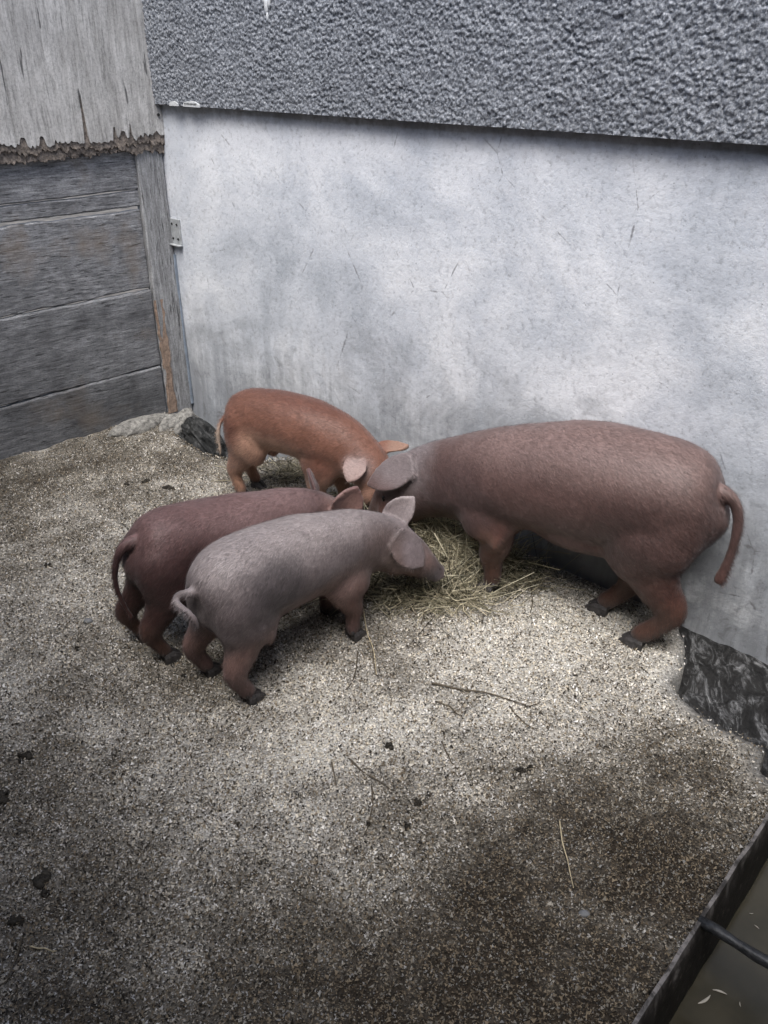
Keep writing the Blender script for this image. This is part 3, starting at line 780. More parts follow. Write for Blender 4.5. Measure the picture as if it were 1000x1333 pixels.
def build_pig(spec):
    fwd = np.array(spec['fwd'], float); fwd /= np.hypot(*fwd); left = np.array([-fwd[1], fwd[0]])
    org = np.array(spec['origin'])
    k = spec['leg']
    sh_ = lambda x: x + spec.get('rumpin', 0) * (1 - float(sstep(-.12, .30, np.array(x))))
    lift = spec.get('lift', 0.0)
    spec = dict(spec)
    spec['body'] = [(sh_(p[0]), p[1], p[2] + lift * float(sstep(.12, .3, np.array(p[2]))), p[3], p[4]) for p in spec['body']]
    spec['tail'] = [(sh_(p[0]), p[1], p[2] + lift, p[3]) for p in spec['tail']]
    spec['balls'] = [((sh_(c[0]), c[1], c[2]), r) for c, r in spec['balls']]
    spec['hip'] = (sh_(spec['hip'][0]), *spec['hip'][1:])
    def loc(u, v):
        q = on_floor(u, v)[:2] - org; return q @ fwd, q @ left
    root = empty('pig', (org[0], org[1], spec.get('z', 0.0)), math.atan2(fwd[1], fwd[0]))
    tag(root, spec['label'], 'pig', 'pigs feeding at the hay heap')
    bm = bmesh.new()
    loft(bm, spec['body'], 60, 36)
    B = np.array(spec['body'])
    feet = []
    hip = spec['hip']; sh = spec['shoulder']
    for side, key in ((1, 'HL'), (-1, 'HR')):
        f = spec['feet'][key]; fx, fy = f if abs(f[0]) < 5 else loc(*f)
        hx, hz, hy = hip
        bend = spec.get('hockback', .06) * k
        loft(bm, [(hx + .01 * k, side * hy * .75, hz + .03 * k, .07 * k, .05 * k), (hx, side * hy, hz - .03 * k, .120 * k, .070 * k),
                  (hx * .75 + fx * .25 + .012 * k, side * hy * .92 + fy * .05, hz - .11 * k, .112 * k, .064 * k),
                  (hx * .55 + fx * .45 - bend * .1, side * hy * .6 + fy * .38, .265 * k, .088 * k, .054 * k),
                  (hx * .30 + fx * .70 - bend * .5, fy * .75 + side * hy * .22, .205 * k, .064 * k, .045 * k),
                  (fx - bend, fy, .150 * k, .046 * k, .035 * k), (fx - bend * .76, fy, .105 * k, .034 * k, .029 * k), (fx - bend * .34, fy, .064 * k, .032 * k, .029 * k),
                  (fx - .004 * k, fy, .038 * k, .032 * k, .030 * k), (fx + .006 * k, fy, .020 * k, .026 * k, .024 * k)], 30, 18, up=(1, 0, 0.15))
        feet.append((fx, fy, fx - hx))
    for side, key in ((1, 'FL'), (-1, 'FR')):
        f = spec['feet'][key]; fx, fy = f if abs(f[0]) < 5 else loc(*f)
        sx, sz, sy_ = sh
        loft(bm, [(sx + .01 * k, side * sy_ * .75, sz + .03 * k, .07 * k, .04 * k), (sx + .005 * k, side * sy_ * .95, sz - .05 * k, .105 * k, .056 * k), (sx * .85 + fx * .15, side * sy_ * .92 + fy * .06, sz - .11 * k, .092 * k, .053 * k),
                  (sx * .6 + fx * .4 - .012 * k, side * sy_ * .5 + fy * .48, .225 * k, .072 * k, .047 * k), (sx * .25 + fx * .75 - .012 * k, side * sy_ * .2 + fy * .8, .175 * k, .052 * k, .041 * k), (fx + .002 * k, fy, .130 * k, .041 * k, .036 * k), (fx - .006 * k, fy, .090 * k, .031 * k, .029 * k),
                  (fx - .006 * k, fy, .057 * k, .031 * k, .029 * k), (fx - .002 * k, fy, .038 * k, .031 * k, .029 * k), (fx + .006 * k, fy, .020 * k, .026 * k, .024 * k)], 28, 18, up=(1, 0, 0.15))
        feet.append((fx, fy, 0))
    for c, r in spec.get('balls', ()): ball(bm, c, r)
    bm0 = remesh(bm, .011, 9)
    bm = bmesh.new(); bm.from_mesh(bm0); bpy.data.meshes.remove(bm0)
    for e in spec['ears']: ear_shape(bm, *e[:5], **(e[5] if len(e) > 5 else {}))
    tail = spec['tail']
    bt = bmesh.new(); n = len(tail)
    loft(bm, [(*p[:3], p[3], p[3]) for p in tail], 26, 10, up=(0.13, .97, 0.2))
    bt.free()
    me = remesh(bm, spec.get('voxel', .0052), spec.get('smooth', 4))
    me.name = 'pig_body'
    v = co_np(me); nn = no_np(me)
    # slight muscle and skin unevenness
    w = (fbm(v[:, 0] + v[:, 1] * .6, v[:, 2] + v[:, 1] * .8, .10, spec['seed'], 3) - .5)
    v += nn * (w * .010)[:, None]
    me.vertices.foreach_set('co', v.astype(np.float32).ravel()); me.update()
    col = spec['paint'](v, nn) * .86
    hd = np.array(spec['snout'], float)
    ds = np.linalg.norm(v - hd, axis=1)
    sn_ = (.75 * np.exp(-(ds / (.060 * k)) ** 2))[:, None]
    col = col * (1 - sn_) + np.array([.040, .042, .050]) * sn_
    hm_ = sstep(.075 * k, .025 * k, v[:, 2] + .012 * (fbm(v[:, 0], v[:, 1], .02, 4, 2) - .5))[:, None]
    col = col * (1 - .8 * hm_) + np.array([.045, .040, .038]) * .8 * hm_
    set_color(me, np.clip(col, 0.005, .9))
    body = link('body', me, M['pig'], root, True)
    hm0 = hoof_mesh(k * 1.02)
    for fx, fy, _ in feet:
        h = link('hoof', hm0, M['hoof'], root, False); h.location = (fx + .012 * k, fy, -.001); h.rotation_euler = (0, 0, spec.get('toe', 0) * (1 if fy > 0 else -1))
    em = bmesh.new(); bmesh.ops.create_uvsphere(em, u_segments=14, v_segments=10, radius=.011 * (k ** .5))
    eme = bpy.data.meshes.new('eye'); em.to_mesh(eme); em.free()
    # eyes sit just inside the nearest skin
    for e in spec['eyes']:
        i = np.argmin(np.linalg.norm(v - np.array(e), axis=1))
        o = link('eye', eme, M['eye'], root, True); o.location = v[i] - nn[i] * .006
    # bristles
    nh = spec['hairs']; r = np.random.default_rng(spec['seed'])
    me.calc_loop_triangles()
    tri = np.zeros(len(me.loop_triangles) * 3, dtype=np.int32); me.loop_triangles.foreach_get('vertices', tri); tri = tri.reshape(-1, 3)
    A = np.linalg.norm(np.cross(v[tri[:, 1]] - v[tri[:, 0]], v[tri[:, 2]] - v[tri[:, 0]]), axis=1)
    # only where the coat grows: not on hooves or the snout disc
    cz = v[tri].mean(1); A = A * (cz[:, 2] > .05 * k) * (np.linalg.norm(cz - hd, axis=1) > .05 * k)
    for e in spec['ears']:
        eb = np.array(e[0]); ed_ = np.array(e[1], float); ed_ /= np.linalg.norm(ed_); rel = cz - eb; tt_ = rel @ ed_
        off_ = np.linalg.norm(rel - np.outer(tt_, ed_), axis=1)
        A = A * np.where((tt_ > .12 * e[3]) & (tt_ < 1.15 * e[3]) & (off_ < e[4] * .62), .12, 1.0)
    ti = r.choice(len(tri), nh, p=A / A.sum()); b = r.random((nh, 2)); fl_ = b.sum(1) > 1; b[fl_] = 1 - b[fl_]
    w3 = np.stack([1 - b.sum(1), b[:, 0], b[:, 1]], 1)
    P = (v[tri[ti]] * w3[..., None]).sum(1); N = (nn[tri[ti]] * w3[..., None]).sum(1); N /= np.linalg.norm(N, axis=1)[:, None]
    Cc = (col[tri[ti]] * w3[..., None]).sum(1)
    lay = np.zeros((nh, 3)); lay[:, 0] = -1.0 * sstep(.12 * k, .3 * k, P[:, 2]) - .1; lay[:, 2] = -.75
    lay += r.normal(0, .30, (nh, 3)) + .6 * np.stack([vnoise(P[:, 0], P[:, 2], .05, 5) - .5] * 3, 1)
    lay -= N * (lay * N).sum(1)[:, None]; lay /= np.linalg.norm(lay, axis=1)[:, None] + 1e-9
    L = r.uniform(.012, .026, nh) * (.6 + .4 * k)
    D = lay * .955 + N * .20
    side = np.cross(D, N); side /= np.linalg.norm(side, axis=1)[:, None] + 1e-9
    W = r.uniform(.0003, .00065, nh)
    tip = P + D * L[:, None]
    HV = np.stack([P - side * W[:, None] - N * .001, P + side * W[:, None] - N * .001, tip], 1).reshape(-1, 3)
    hme = mesh_np('bristles', HV, np.arange(nh * 3).reshape(-1, 3))
    HC = np.repeat(Cc * r.choice([.55, .9, 1.3, 1.7], (nh, 1), p=[.3, .35, .27, .08]) + r.uniform(0, .04, (nh, 1)), 3, 0)
    set_color(hme, np.clip(HC, .004, .9))
    hme.polygons.foreach_set('use_smooth', np.ones(nh, dtype=bool))
    hme.normals_split_custom_set_from_vertices(np.repeat(N, 3, 0).astype(np.float32).tolist())
    h = link('bristle_coat', hme, M['hair'], root); tag(h, kind='stuff')
    return root

def mixc(a, b, t): return np.array(a) * (1 - t[:, None]) + np.array(b) * t[:, None]
def paint(back, side, belly, leg, patches=(), ear=None, earbox=None, zs=(.15, .3, .5), seed=3):
    def fn(v, n):
        z = v[:, 2] + .03 * (fbm(v[:, 0], v[:, 1] + v[:, 2], .08, seed, 3) - .5) * 2
        c = mixc(leg, belly, sstep(zs[0] * .7, zs[0] * 1.25, z))
        c = mixc(np.array([0, 0, 0]), np.array([1, 1, 1]), np.ones(len(v))) * 0 + c
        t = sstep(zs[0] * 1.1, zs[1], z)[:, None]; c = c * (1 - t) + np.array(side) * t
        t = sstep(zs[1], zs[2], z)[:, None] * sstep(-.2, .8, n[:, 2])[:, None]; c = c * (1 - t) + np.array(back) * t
        for (p, r, colr, amt) in patches:
            d = np.linalg.norm((v - np.array(p)) / np.array(r), axis=1)
            t = (amt * sstep(1.25, .5, d + .5 * (fbm(v[:, 0], v[:, 2], .06, seed + 4, 3) - .5)))[:, None]
            c = c * (1 - t) + np.array(colr) * t
        return c
    return fn

def rot2(v, deg):
    a = math.radians(deg); return np.array([v[0] * math.cos(a) - v[1] * math.sin(a), v[0] * math.sin(a) + v[1] * math.cos(a)])

# --- the large pig along the wall
oA = on_floor(810, 818)[:2]
pigA = dict(label='largest pig, dusky brown, standing broadside against the pale wall', origin=oA, fwd=rot2(-WD, 8), leg=1.0, rumpin=.012, lift=.016, seed=101, hairs=85000,
    body=[(-.222, 0, .455, .035, .03), (-.208, 0, .45, .085, .075), (-.160, 0, .444, .138, .120), (-.06, 0, .440, .163, .145), (.06, 0, .432, .170, .156), (.18, 0, .420, .171, .162),
          (.29, 0, .400, .160, .158), (.38, 0, .376, .152, .150), (.47, 0, .345, .145, .136), (.56, 0, .315, .138, .118), (.635, 0, .292, .126, .104), (.705, .005, .262, .116, .097), (.765, .012, .218, .102, .086),
          (.815, .018, .170, .082, .070), (.855, .022, .125, .060, .054), (.882, .025, .092, .048, .044), (.898, .026, .072, .044, .045), (.906, .027, .062, .044, .045)],
    hip=(-.070, .41, .080), shoulder=(.42, .34, .082), hockback=.075,
    feet=dict(HL=(830, 840), HR=(785, 796), FL=(.415, .058), FR=(.47, -.055)),
    balls=[((.78, .085, .165), (.05, .03, .05)), ((.78, -.06, .165), (.05, .03, .05)), ((-.09, .065, .41), (.12, .075, .13)), ((-.09, -.065, .41), (.12, .075, .13)), ((.16, 0, .30), (.2, .11, .07)), ((.44, .07, .37), (.09, .07, .11)), ((.44, -.07, .37), (.09, .07, .11))],
    ears=[((.695, .080, .372), (.76, .22, -.46), (.20, .80, .55), .185, .118, dict(cup=.12, droop=.04)), ((.722, -.055, .318), (.70, -.50, -.40), (.1, -.6, .65), .185, .112, dict(cup=.25, droop=.12))],
    tail=[(-.17, 0, .490, .026), (-.208, 0, .494, .023), (-.240, 0, .478, .018), (-.258, .004, .438, .0145), (-.264, .010, .388, .013), (-.262, .016, .338, .012), (-.256, .022, .290, .0135), (-.252, .026, .262, .0155), (-.250, .027, .250, .010)],
    eyes=[(.80, .08, .225), (.80, -.06, .225)], snout=(.906, .027, .062),
    paint=paint((.205, .138, .126), (.100, .056, .050), (.110, .047, .036), (.090, .042, .029), zs=(.19, .36, .56), seed=3,
                patches=[((.50, .12, .33), (.15, .12, .13), (.095, .060, .058), .6), ((.74, 0, .34), (.15, .22, .13), (.23, .20, .205), .75), ((.40, .1, .22), (.05, .09, .05), (.22, .12, .09), .6), ((.20, .15, .37), (.16, .1, .10), (.185, .108, .098), .5), ((-.02, .15, .38), (.10, .1, .12), (.080, .046, .042), .6)]))
build_pig(pigA)

# --- the ginger pig in the corner
oB = on_floor(325, 640)[:2]
pigB = dict(label='ginger pig with pale flanks beside the wall corner, back arched', origin=oB, fwd=rot2(WD, 14), leg=.76, rumpin=.045, seed=202, hairs=45000,
    body=[(-.090, 0, .30, .03, .03), (-.080, 0, .30, .062, .058), (-.045, 0, .310, .092, .084), (.03, 0, .320, .110, .098), (.11, 0, .327, .112, .104), (.20, 0, .330, .112, .108), (.29, 0, .326, .112, .105), (.37, 0, .311, .108, .097),
          (.44, 0, .288, .102, .088), (.50, 0, .258, .092, .078), (.55, 0, .224, .080, .070), (.588, 0, .185, .067, .060), (.618, 0, .145, .052, .047), (.642, 0, .112, .040, .038), (.655, 0, .092, .034, .035), (.662, 0, .081, .035, .036)],
    hip=(.015, .29, .055), shoulder=(.37, .27, .058), hockback=.045,
    feet=dict(HL=(335, 634), HR=(317, 648), FL=(.40, .05), FR=(.36, -.05)),
    balls=[((.57, .050, .155), (.04, .024, .04)), ((.57, -.050, .155), (.04, .024, .04)), ((0, .048, .295), (.085, .055, .095)), ((0, -.048, .295), (.085, .055, .095)), ((.38, -.05, .30), (.07, .05, .08)), ((.38, .05, .30), (.07, .05, .08))],
    ears=[((.535, -.055, .285), (-.02, -.62, -.42), (.25, -.55, .75), .092, .090, dict(cup=.22, droop=.15)), ((.545, .050, .285), (.72, .45, .05), (-.3, -.35, .85), .110, .075, dict(cup=.25))],
    tail=[(-.075, 0, .318, .016), (-.100, -.020, .316, .0115), (-.114, -.044, .296, .0088), (-.119, -.060, .260, .0076), (-.116, -.066, .220, .0072), (-.111, -.068, .185, .0074), (-.109, -.068, .168, .005)],
    eyes=[(.60, -.06, .215), (.60, .06, .215)], snout=(.662, 0, .081),
    paint=paint((.175, .078, .053), (.215, .098, .066), (.36, .205, .15), (.30, .165, .11), zs=(.12, .29, .42), seed=5,
                patches=[((.17, -.1, .25), (.16, .09, .07), (.50, .30, .215), .75), ((.54, -.09, .26), (.06, .07, .06), (.36, .28, .265), .7), ((.62, .1, .29), (.06, .07, .06), (.36, .24, .18), .6), ((.0, -.08, .28), (.06, .09, .055), (.13, .045, .03), .65), ((.37, -.09, .23), (.07, .07, .06), (.14, .052, .034), .6), ((.28, 0, .44), (.26, .06, .05), (.13, .05, .034), .6), ((-.070, -.068, .21), (.040, .03, .09), (.46, .36, .29), 1.0)]))
build_pig(pigB)

# --- the red-brown pig in the middle
oC = on_floor(205, 848)[:2]
pigC = dict(label='dark red-brown pig half hidden behind the grey one, tail hanging', origin=oC, fwd=rot2((.85, .53), 5), leg=.76, rumpin=.052, seed=303, hairs=52000,
    body=[(-.085, 0, .335, .03, .03), (-.075, 0, .33, .068, .062), (-.042, 0, .322, .100, .092), (.03, 0, .316, .118, .106), (.13, 0, .306, .120, .111), (.25, 0, .293, .118, .112), (.35, 0, .281, .114, .106), (.44, .004, .268, .108, .095),
          (.515, .012, .250, .098, .083), (.575, .020, .226, .087, .075), (.622, .026, .192, .077, .069), (.660, .030, .152, .063, .057), (.690, .032, .117, .048, .045), (.710, .033, .093, .037, .036), (.720, .034, .080, .034, .035), (.725, .034, .073, .034, .035)],
    hip=(.015, .285, .058), shoulder=(.39, .25, .060), hockback=.05,
    feet=dict(HL=(187, 832), HR=(219, 858), FL=(.41, .05), FR=(.36, -.05)),
    balls=[((.635, .080, .14), (.04, .024, .04)), ((.635, -.028, .14), (.04, .024, .04)), ((0, .052, .285), (.085, .060, .10)), ((0, -.052, .285), (.085, .060, .10))],
    ears=[((.602, -.042, .262), (.40, -.22, .72), (-.02, -.85, .35), .112, .112, dict(cup=.45)), ((.600, .075, .265), (.02, .42, .80), (.70, -.55, .1), .105, .085, dict(cup=.35))],
    tail=[(-.050, 0, .368, .020), (-.084, .002, .366, .0165), (-.110, .005, .342, .0115), (-.126, .008, .298, .0095), (-.130, .009, .252, .0085), (-.125, .007, .206, .008), (-.115, .002, .165, .008), (-.108, -.002, .144, .0085), (-.106, -.003, .135, .006)],
    eyes=[(.65, -.035, .19), (.65, .09, .19)], snout=(.725, .034, .073),
    paint=paint((.170, .098, .094), (.068, .032, .030), (.066, .028, .023), (.095, .046, .032), zs=(.13, .29, .40), seed=7,
                patches=[((.62, -.06, .29), (.09, .07, .07), (.30, .18, .155), .7), ((.36, -.05, .35), (.24, .1, .08), (.24, .155, .15), .5)]))
build_pig(pigC)

# --- the grey pig in front
oD = on_floor(300, 900)[:2]
pigD = dict(label='grey-backed piglet with a curled tail and dark snout at the hay', origin=oD, fwd=(.70, .71), leg=.78, rumpin=.035, seed=404, hairs=60000,
    body=[(-.100, 0, .330, .03, .03), (-.090, 0, .33, .072, .066), (-.050, 0, .326, .108, .098), (.03, 0, .322, .124, .112), (.13, 0, .316, .126, .116), (.24, 0, .305, .120, .113), (.34, 0, .290, .112, .104), (.42, -.002, .276, .104, .094),
          (.49, -.010, .260, .095, .084), (.545, -.024, .240, .086, .076), (.590, -.046, .212, .076, .069), (.625, -.070, .180, .062, .057), (.655, -.092, .148, .047, .044), (.680, -.110, .122, .034, .034), (.694, -.119, .108, .033, .034), (.703, -.125, .099, .034, .036)],
    hip=(.010, .290, .058), shoulder=(.375, .25, .060), hockback=.05,
    feet=dict(HL=(273, 877), HR=(326, 912), FL=(428, 800), FR=(461, 830)),
    balls=[((.570, -.070, .175), (.045, .026, .035)), ((.605, -.010, .175), (.04, .026, .035)), ((0, .055, .29), (.09, .062, .10)), ((0, -.055, .29), (.09, .062, .10))],
    ears=[((.535, -.085, .290), (.42, -.42, -.62), (-.15, -.75, .48), .140, .112, dict(cup=.18, droop=.10)), ((.596, -.004, .275), (.48, -.38, .66), (-.52, -.52, .55), .118, .092, dict(cup=.30))],
    tail=[(-.065, 0, .352, .020), (-.095, 0, .352, .016), (-.118, .010, .350, .0115), (-.130, .026, .344, .0095), (-.138, .030, .336, .0085), (-.146, .016, .332, .008), (-.148, -.008, .332, .008), (-.144, -.030, .326, .008), (-.138, -.042, .308, .008), (-.134, -.044, .288, .0075), (-.133, -.044, .276, .0055)],
    eyes=[(.600, -.105, .215), (.655, -.03, .215)], snout=(.695, -.118, .105),
    paint=paint((.36, .315, .31), (.185, .150, .152), (.235, .140, .120), (.150, .088, .080), zs=(.13, .26, .42), seed=9,
                patches=[((.10, -.1, .33), (.10, .1, .09), (.085, .075, .080), .65), ((.28, -.1, .22), (.20, .1, .07), (.30, .185, .16), .6), ((.48, -.08, .25), (.10, .09, .10), (.115, .075, .065), .65), ((.40, -.08, .14), (.06, .06, .08), (.125, .055, .040), .6), ((.585, -.13, .22), (.05, .06, .08), (.21, .175, .185), .7), ((.67, -.1, .13), (.05, .06, .05), (.085, .080, .088), .8)]))
build_pig(pigD)

# ------------------------------------------------------------------ hay heap
def straws(P, D, L, R, curve, col, name):
    """P start (n,3), D dir (n,3), bent 3-sided stalks of 4 rings, vectorised"""
    n = len(P); up = np.array([0, 0, 1.0]); a = np.cross(D, up); a /= np.linalg.norm(a, axis=1)[:, None] + 1e-9; b = np.cross(D, a)
    K = 5; V = np.zeros((n, K, 3, 3))
    for i in range(K):
        t = i / (K - 1)
        c = P + D * (L * (t - .5))[:, None] + a * (curve[:, 0] * (t - .5) ** 2)[:, None] + up * (curve[:, 1] * ((t - .5) ** 2))[:, None]
        c[:, 2] = np.maximum(c[:, 2], .004 + R)
        for k in range(3):
            th = 2 * math.pi * k / 3
            V[:, i, k] = c + (a * math.cos(th) + b * math.sin(th)) * (R * (1 - .35 * t))[:, None]
    idx = np.arange(n * K * 3).reshape(n, K, 3); F = []
    for i in range(K - 1):
        for k in range(3):
            q = (k + 1) % 3
            F.append(np.stack([idx[:, i, k], idx[:, i, q], idx[:, i + 1, q], idx[:, i + 1, k]], -1))
    me = mesh_np(name, V.reshape(-1, 3), np.concatenate(F))
    set_color(me, np.repeat(col, K * 3, 0)); return me
def hay(n, seed):
    r = np.random.default_rng(seed)
    pts = []
    cs = [(560, 715, .15, .12, .095, 1.0), (615, 735, .11, .09, .075, .7), (520, 770, .13, .07, .030, .5), (490, 655, .07, .09, .08, .45), (585, 780, .12, .05, .015, .22), (395, 620, .12, .08, .012, .12), (680, 760, .10, .05, .006, .06)]
    w = np.array([c[5] for c in cs]); pick = r.choice(len(cs), n, p=w / w.sum())
    P = np.zeros((n, 3))
    for i, c in enumerate(cs):
        m = pick == i; q = on_floor(c[0], c[1]); g = r.normal(0, 1, (m.sum(), 2))
        P[m, 0] = q[0] + g[:, 0] * c[2] * .62; P[m, 1] = q[1] + g[:, 1] * c[3] * .62
        h = c[4] * np.exp(-.5 * (g ** 2).sum(1) * .8) * r.random(m.sum()) ** .6 * 1.25
        P[m, 2] = .008 + h
    # keep in front of the wall
    dn = (P[:, 0] - CORNER[0]) * WN[0] + (P[:, 1] - CORNER[1]) * WN[1]
    over = np.maximum(dn + .06, 0); P[:, 0] -= over * WN[0]; P[:, 1] -= over * WN[1]
    az = r.uniform(0, 2 * math.pi, n); el = r.normal(0, .30, n)
    D = np.stack([np.cos(az) * np.cos(el), np.sin(az) * np.cos(el), np.sin(el)], -1)
    L = r.gamma(4, .030, n).clip(.03, .26); R = r.uniform(.0007, .0019, n)
    curve = r.normal(0, .25, (n, 2)) * (L / .12)[:, None]
    pal = np.array([(.58, .52, .375), (.46, .415, .29), (.28, .255, .175), (.14, .132, .085), (.045, .042, .030), (.70, .65, .49)])
    lay = sstep(.02, .07, P[:, 2])
    ci = np.where(r.random(n) < .42 + .42 * lay, r.choice([0, 1, 5, 2], n), r.choice([2, 3, 4], n))
    col = pal[ci] * r.uniform(.8, 1.2, (n, 1))
    thick = (r.random(n) < .11) & (P[:, 2] > .03)
    R = np.where(thick, r.uniform(.0018, .0028, n), R); col[thick] = np.array([.70, .645, .48]) * r.uniform(.8, 1.15, (int(thick.sum()), 1)); P[thick, 2] += .012
    top_ = P[:, 2] + .5 * L * np.abs(D[:, 2]) + np.maximum(curve[:, 1], 0) * .25
    ok_ = top_ < .155 + .035 * r.random(n)
    P, D, L, R, curve, col = (q[ok_] for q in (P, D, L, R, curve, col))
    return straws(P, D, L, R, curve, col, 'hay_heap')
hh = link('hay_heap', hay(4700, 5), M['straw'], None, False)
tag(hh, 'loose heap of dry yellow-green hay between the feeding pigs', 'hay', kind='stuff')

# ------------------------------------------------------------------ bedding flakes
def bedding():
    r = np.random.default_rng(77)
    V, Ccol = [], []
    N = 900000
    x = r.uniform(-2.3, 1.15, N); y = .45 + (3.9 - .45) * r.random(N) ** 1.35
    keep = in_poly(x, y, np.array(poly))
    dq = (x - CORNER[0]) * -ED[1] + (y - CORNER[1]) * ED[0]; keep &= dq > .02
    dn = (x - CORNER[0]) * WN[0] + (y - CORNER[1]) * WN[1]; keep &= dn < -.012
    ta = (x - RIM2[0]) * TI[0] + (y - RIM2[1]) * TI[1]; keep &= ta < -.016
    x, y = x[keep], y[keep]
    ed, _, _ = seg_dist(x, y, np.array(edge), False)
    k2 = r.random(len(x)) < sstep(0, .09, ed) * .9 + .1
    x, y = x[k2], y[k2]; n = len(x)
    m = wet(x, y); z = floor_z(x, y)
    L = r.choice([1.0, 1.0, 1.0, 1.7], n) * r.uniform(.0028, .0056, n); W = L * r.uniform(.45, .9, n)
    az = r.uniform(0, 2 * math.pi, n); tx = r.normal(0, .45, n); ty = r.normal(0, .5, n)
    c, s = np.cos(az), np.sin(az)
    d = np.stack([c, s, tx], -1) * L[:, None]; w = np.stack([-s, c, ty], -1) * W[:, None]
    p = np.stack([x, y, z + .0012 + np.abs(tx) * L * .5 + r.random(n) * .003], -1)
    V = np.stack([p - d * .5 - w * .35 * r.random((n, 1)), p + w * .55, p + d * .5 - w * .35], 1).reshape(-1, 3)
    F = np.arange(n * 3).reshape(-1, 3)
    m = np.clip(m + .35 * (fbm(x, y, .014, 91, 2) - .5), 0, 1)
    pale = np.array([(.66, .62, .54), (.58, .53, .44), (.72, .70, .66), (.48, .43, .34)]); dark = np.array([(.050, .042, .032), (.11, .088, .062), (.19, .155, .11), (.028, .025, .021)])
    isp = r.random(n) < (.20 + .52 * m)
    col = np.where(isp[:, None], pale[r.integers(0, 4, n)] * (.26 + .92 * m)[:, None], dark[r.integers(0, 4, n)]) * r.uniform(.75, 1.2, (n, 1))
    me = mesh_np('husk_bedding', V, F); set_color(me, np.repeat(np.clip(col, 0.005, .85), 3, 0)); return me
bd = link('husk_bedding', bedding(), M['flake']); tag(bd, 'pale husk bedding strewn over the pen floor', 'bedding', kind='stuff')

# ------------------------------------------------------------------ single stalks, dung, pebbles, floating flakes
def stalk(px, rad, mat, label, group=None, name='stalk'):
    P = [on_floor(u, v) for u, v in px]; Q = catmull([p[:2] for p in P], 14); o0 = Q[0]
    bm = bmesh.new()
    tube_pts(bm, [(q[0] - o0[0], q[1] - o0[1], float(floor_z(np.array(q[0]), np.array(q[1]))) + rad * .8 + .0055 + .002 * math.sin(i * 1.1)) for i, q in enumerate(Q)], [rad * (1 - .04 * i) for i in range(14)], 6)
    me = bpy.data.meshes.new(name); bm.to_mesh(me); bm.free()
    o = link(name, me, M[mat], None, True); o.location = (o0[0], o0[1], 0); tag(o, label, 'stalk', group); return o
stalk([(562, 892), (600, 899), (645, 908), (685, 921)], .0030, 'twig', 'longest dark dry stalk on the pale bedding below the hay', 'dark stalks on the bedding')
G = 'dark stalks on the bedding'; DL = 'short dark dry stalk lying on the pale bedding'
SL = {0: 'tiny dark stalk touching the end of the longest dark stalk', 1: 'bent dark stalk lying just beside the middle of the longest stalk', 4: 'mid-length dark stalk on pale bedding near the round dung lump',
      8: 'dark stalk on pale bedding between the hay and the largest pig', 10: 'short dark stalk on the dark wet bedding', 11: 'dark stalk on grey bedding near the largest dung lump', 12: 'short dark stalk at the hem of the hay heap'}
for si, px in enumerate(([(686, 922), (694, 920), (703, 917)], [(567, 915), (585, 922), (601, 937)], [(663, 922), (674, 935), (690, 948)], [(432, 995), (435, 1010), (438, 1026)], [(455, 990), (475, 1008), (505, 1028), (515, 1034)],
           [(484, 1026), (485, 1050), (480, 1075), (474, 1092)], [(466, 850), (462, 880), (452, 900)], [(485, 850), (488, 872), (493, 884)], [(690, 762), (693, 785), (690, 800)], [(575, 968), (583, 985), (590, 998)], [(505, 1225), (515, 1240), (528, 1256)], [(30, 1225), (18, 1260), (5, 1285)], [(548, 815), (552, 800), (546, 790)])):
    stalk(px, .0021, 'twig', SL.get(si, DL), G)
stalk([(728, 1070), (732, 1100), (740, 1130), (746, 1160)], .0019, 'stalk', 'long pale straw lying on the dark wet bedding')
stalk([(473, 795), (478, 825), (487, 850), (490, 880)], .0020, 'stalk', 'bent pale straw beside the front hoof of the grey piglet')
stalk([(655, 765), (685, 758), (720, 760)], .0018, 'stalk', 'thin pale straw trailing from the hay towards the wall')
stalk([(40, 1236), (58, 1238), (75, 1243)], .0020, 'stalk', 'short pale straw on grey bedding away from the hay')
def dung_mesh(a, b, seed):
    r = np.random.default_rng(seed); bm = bmesh.new()
    for k in range(9):
        q = r.normal(0, .28, 2); rr = r.uniform(.22, .5)
        m0 = len(bm.verts)
        bmesh.ops.create_icosphere(bm, subdivisions=2, radius=1, matrix=Matrix.Translation((q[0] * a, q[1] * b, r.uniform(-.001, .002))) @ Matrix.Rotation(r.uniform(0, 3), 4, 'Z') @ Matrix.Diagonal((rr * a, rr * b * r.uniform(.6, 1.2), 0.005 + .45 * rr * a, 1)))
    for v in bm.verts: v.co += Vector(r.normal(0, .0014, 3))
    me = bpy.data.meshes.new('dung_lump'); bm.to_mesh(me); bm.free(); return me
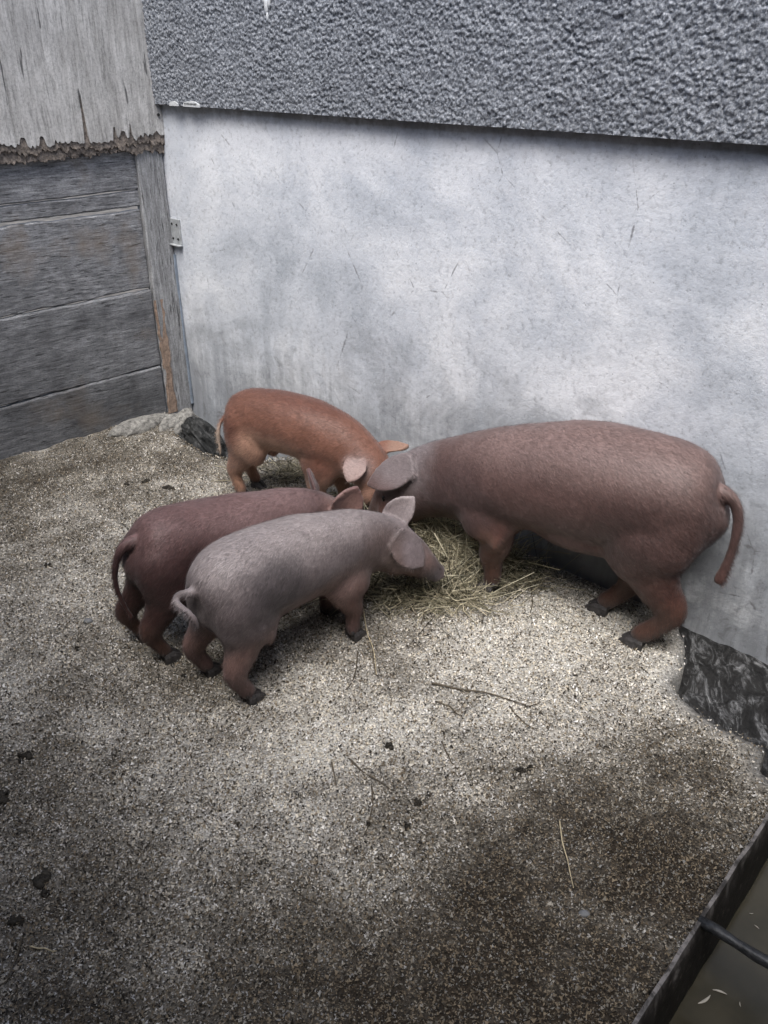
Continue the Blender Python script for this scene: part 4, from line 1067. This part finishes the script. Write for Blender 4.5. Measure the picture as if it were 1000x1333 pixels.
DUNG = ((220, 635, .030, .016, 'wide dark dung lump on the bedding behind the red-brown pig'), (192, 627, .024, .014, 'dark dung lump on the bedding between the lowest plank and the red-brown pig'),
        (62, 738, .016, .011, None), (507, 973, .014, .012, 'round dark dung lump alone on the palest bedding'), (53, 1147, .020, .028, 'largest black dung lump on the grey bedding'), (3, 1043, .03, .03, 'black dung lump at the outer margin of the grey bedding'),
        (32, 985, .018, .018, None), (678, 1005, .016, .010, 'dark dung lump where pale bedding turns wet'), (165, 632, .014, .009, None), (545, 1046, .011, .009, None), (530, 1078, .010, .008, None),
        (182, 790, .008, .008, None), (20, 1200, .016, .018, None), (100, 845, .010, .007, None), (480, 1075, .008, .006, None), (60, 1165, .010, .012, None), (240, 880, .007, .006, None), (690, 1000, .008, .007, None))
for i, (u, v, a, b, lab) in enumerate(DUNG):
    p = on_floor(u, v); o = link('dung_lump', dung_mesh(a, b, 20 + i), M['dung'], None, True)
    o.location = (p[0], p[1], float(floor_z(np.array(p[0]), np.array(p[1]))) + .0025); o.rotation_euler = (0, 0, .3 * math.sin(i * 1.3))
    tag(o, lab or 'small dark dung crumb trodden into the bedding', 'dung', 'dung lumps on the bedding')
for i, (u, v, a, lab) in enumerate(((115, 809, .014, 'small grey pebble on pale bedding near the hanging tail'), (760, 1191, .011, 'small grey pebble on the dark wet bedding'), (182, 1098, .03, None))):
    if lab is None: continue
    p = on_floor(u, v); o = link('pebble', lump_mesh('pebble', a, a * .8, a * .6, 50 + i, 3, .2, .8), M['pebble'], None, True)
    o.location = (p[0], p[1], float(floor_z(np.array(p[0]), np.array(p[1]))) + a * .3); tag(o, lab, 'pebble')
for i, (u, v, L) in enumerate(((937, 1291, .016), (918, 1303, .020), (963, 1308, .006), (985, 1207, .007), (978, 1190, .006), (930, 1190, .005), (990, 1245, .008))):
    p = on_floor(u, v, WZ); bm = bmesh.new()
    tube_pts(bm, [(L * (t - .5) * 1.6, L * .5 * ((t - .5) ** 2) * (1 if i % 2 else -1), .0012 + .002 * t) for t in (0, .2, .4, .6, .8, 1)], [L * q for q in (.03, .10, .15, .14, .09, .02)], 6)
    for q in bm.verts: q.co.z *= .6
    me = bpy.data.meshes.new('floating_husk'); bm.to_mesh(me); bm.free()
    o = link('floating_husk', me, M['chaff'], None, True); o.location = (p[0], p[1], WZ + .0006); o.rotation_euler = (0, 0, -.4 + i * .9)
    tag(o, 'pale husk scrap floating on the murky trough water', 'husk', 'husk scraps on the trough water')
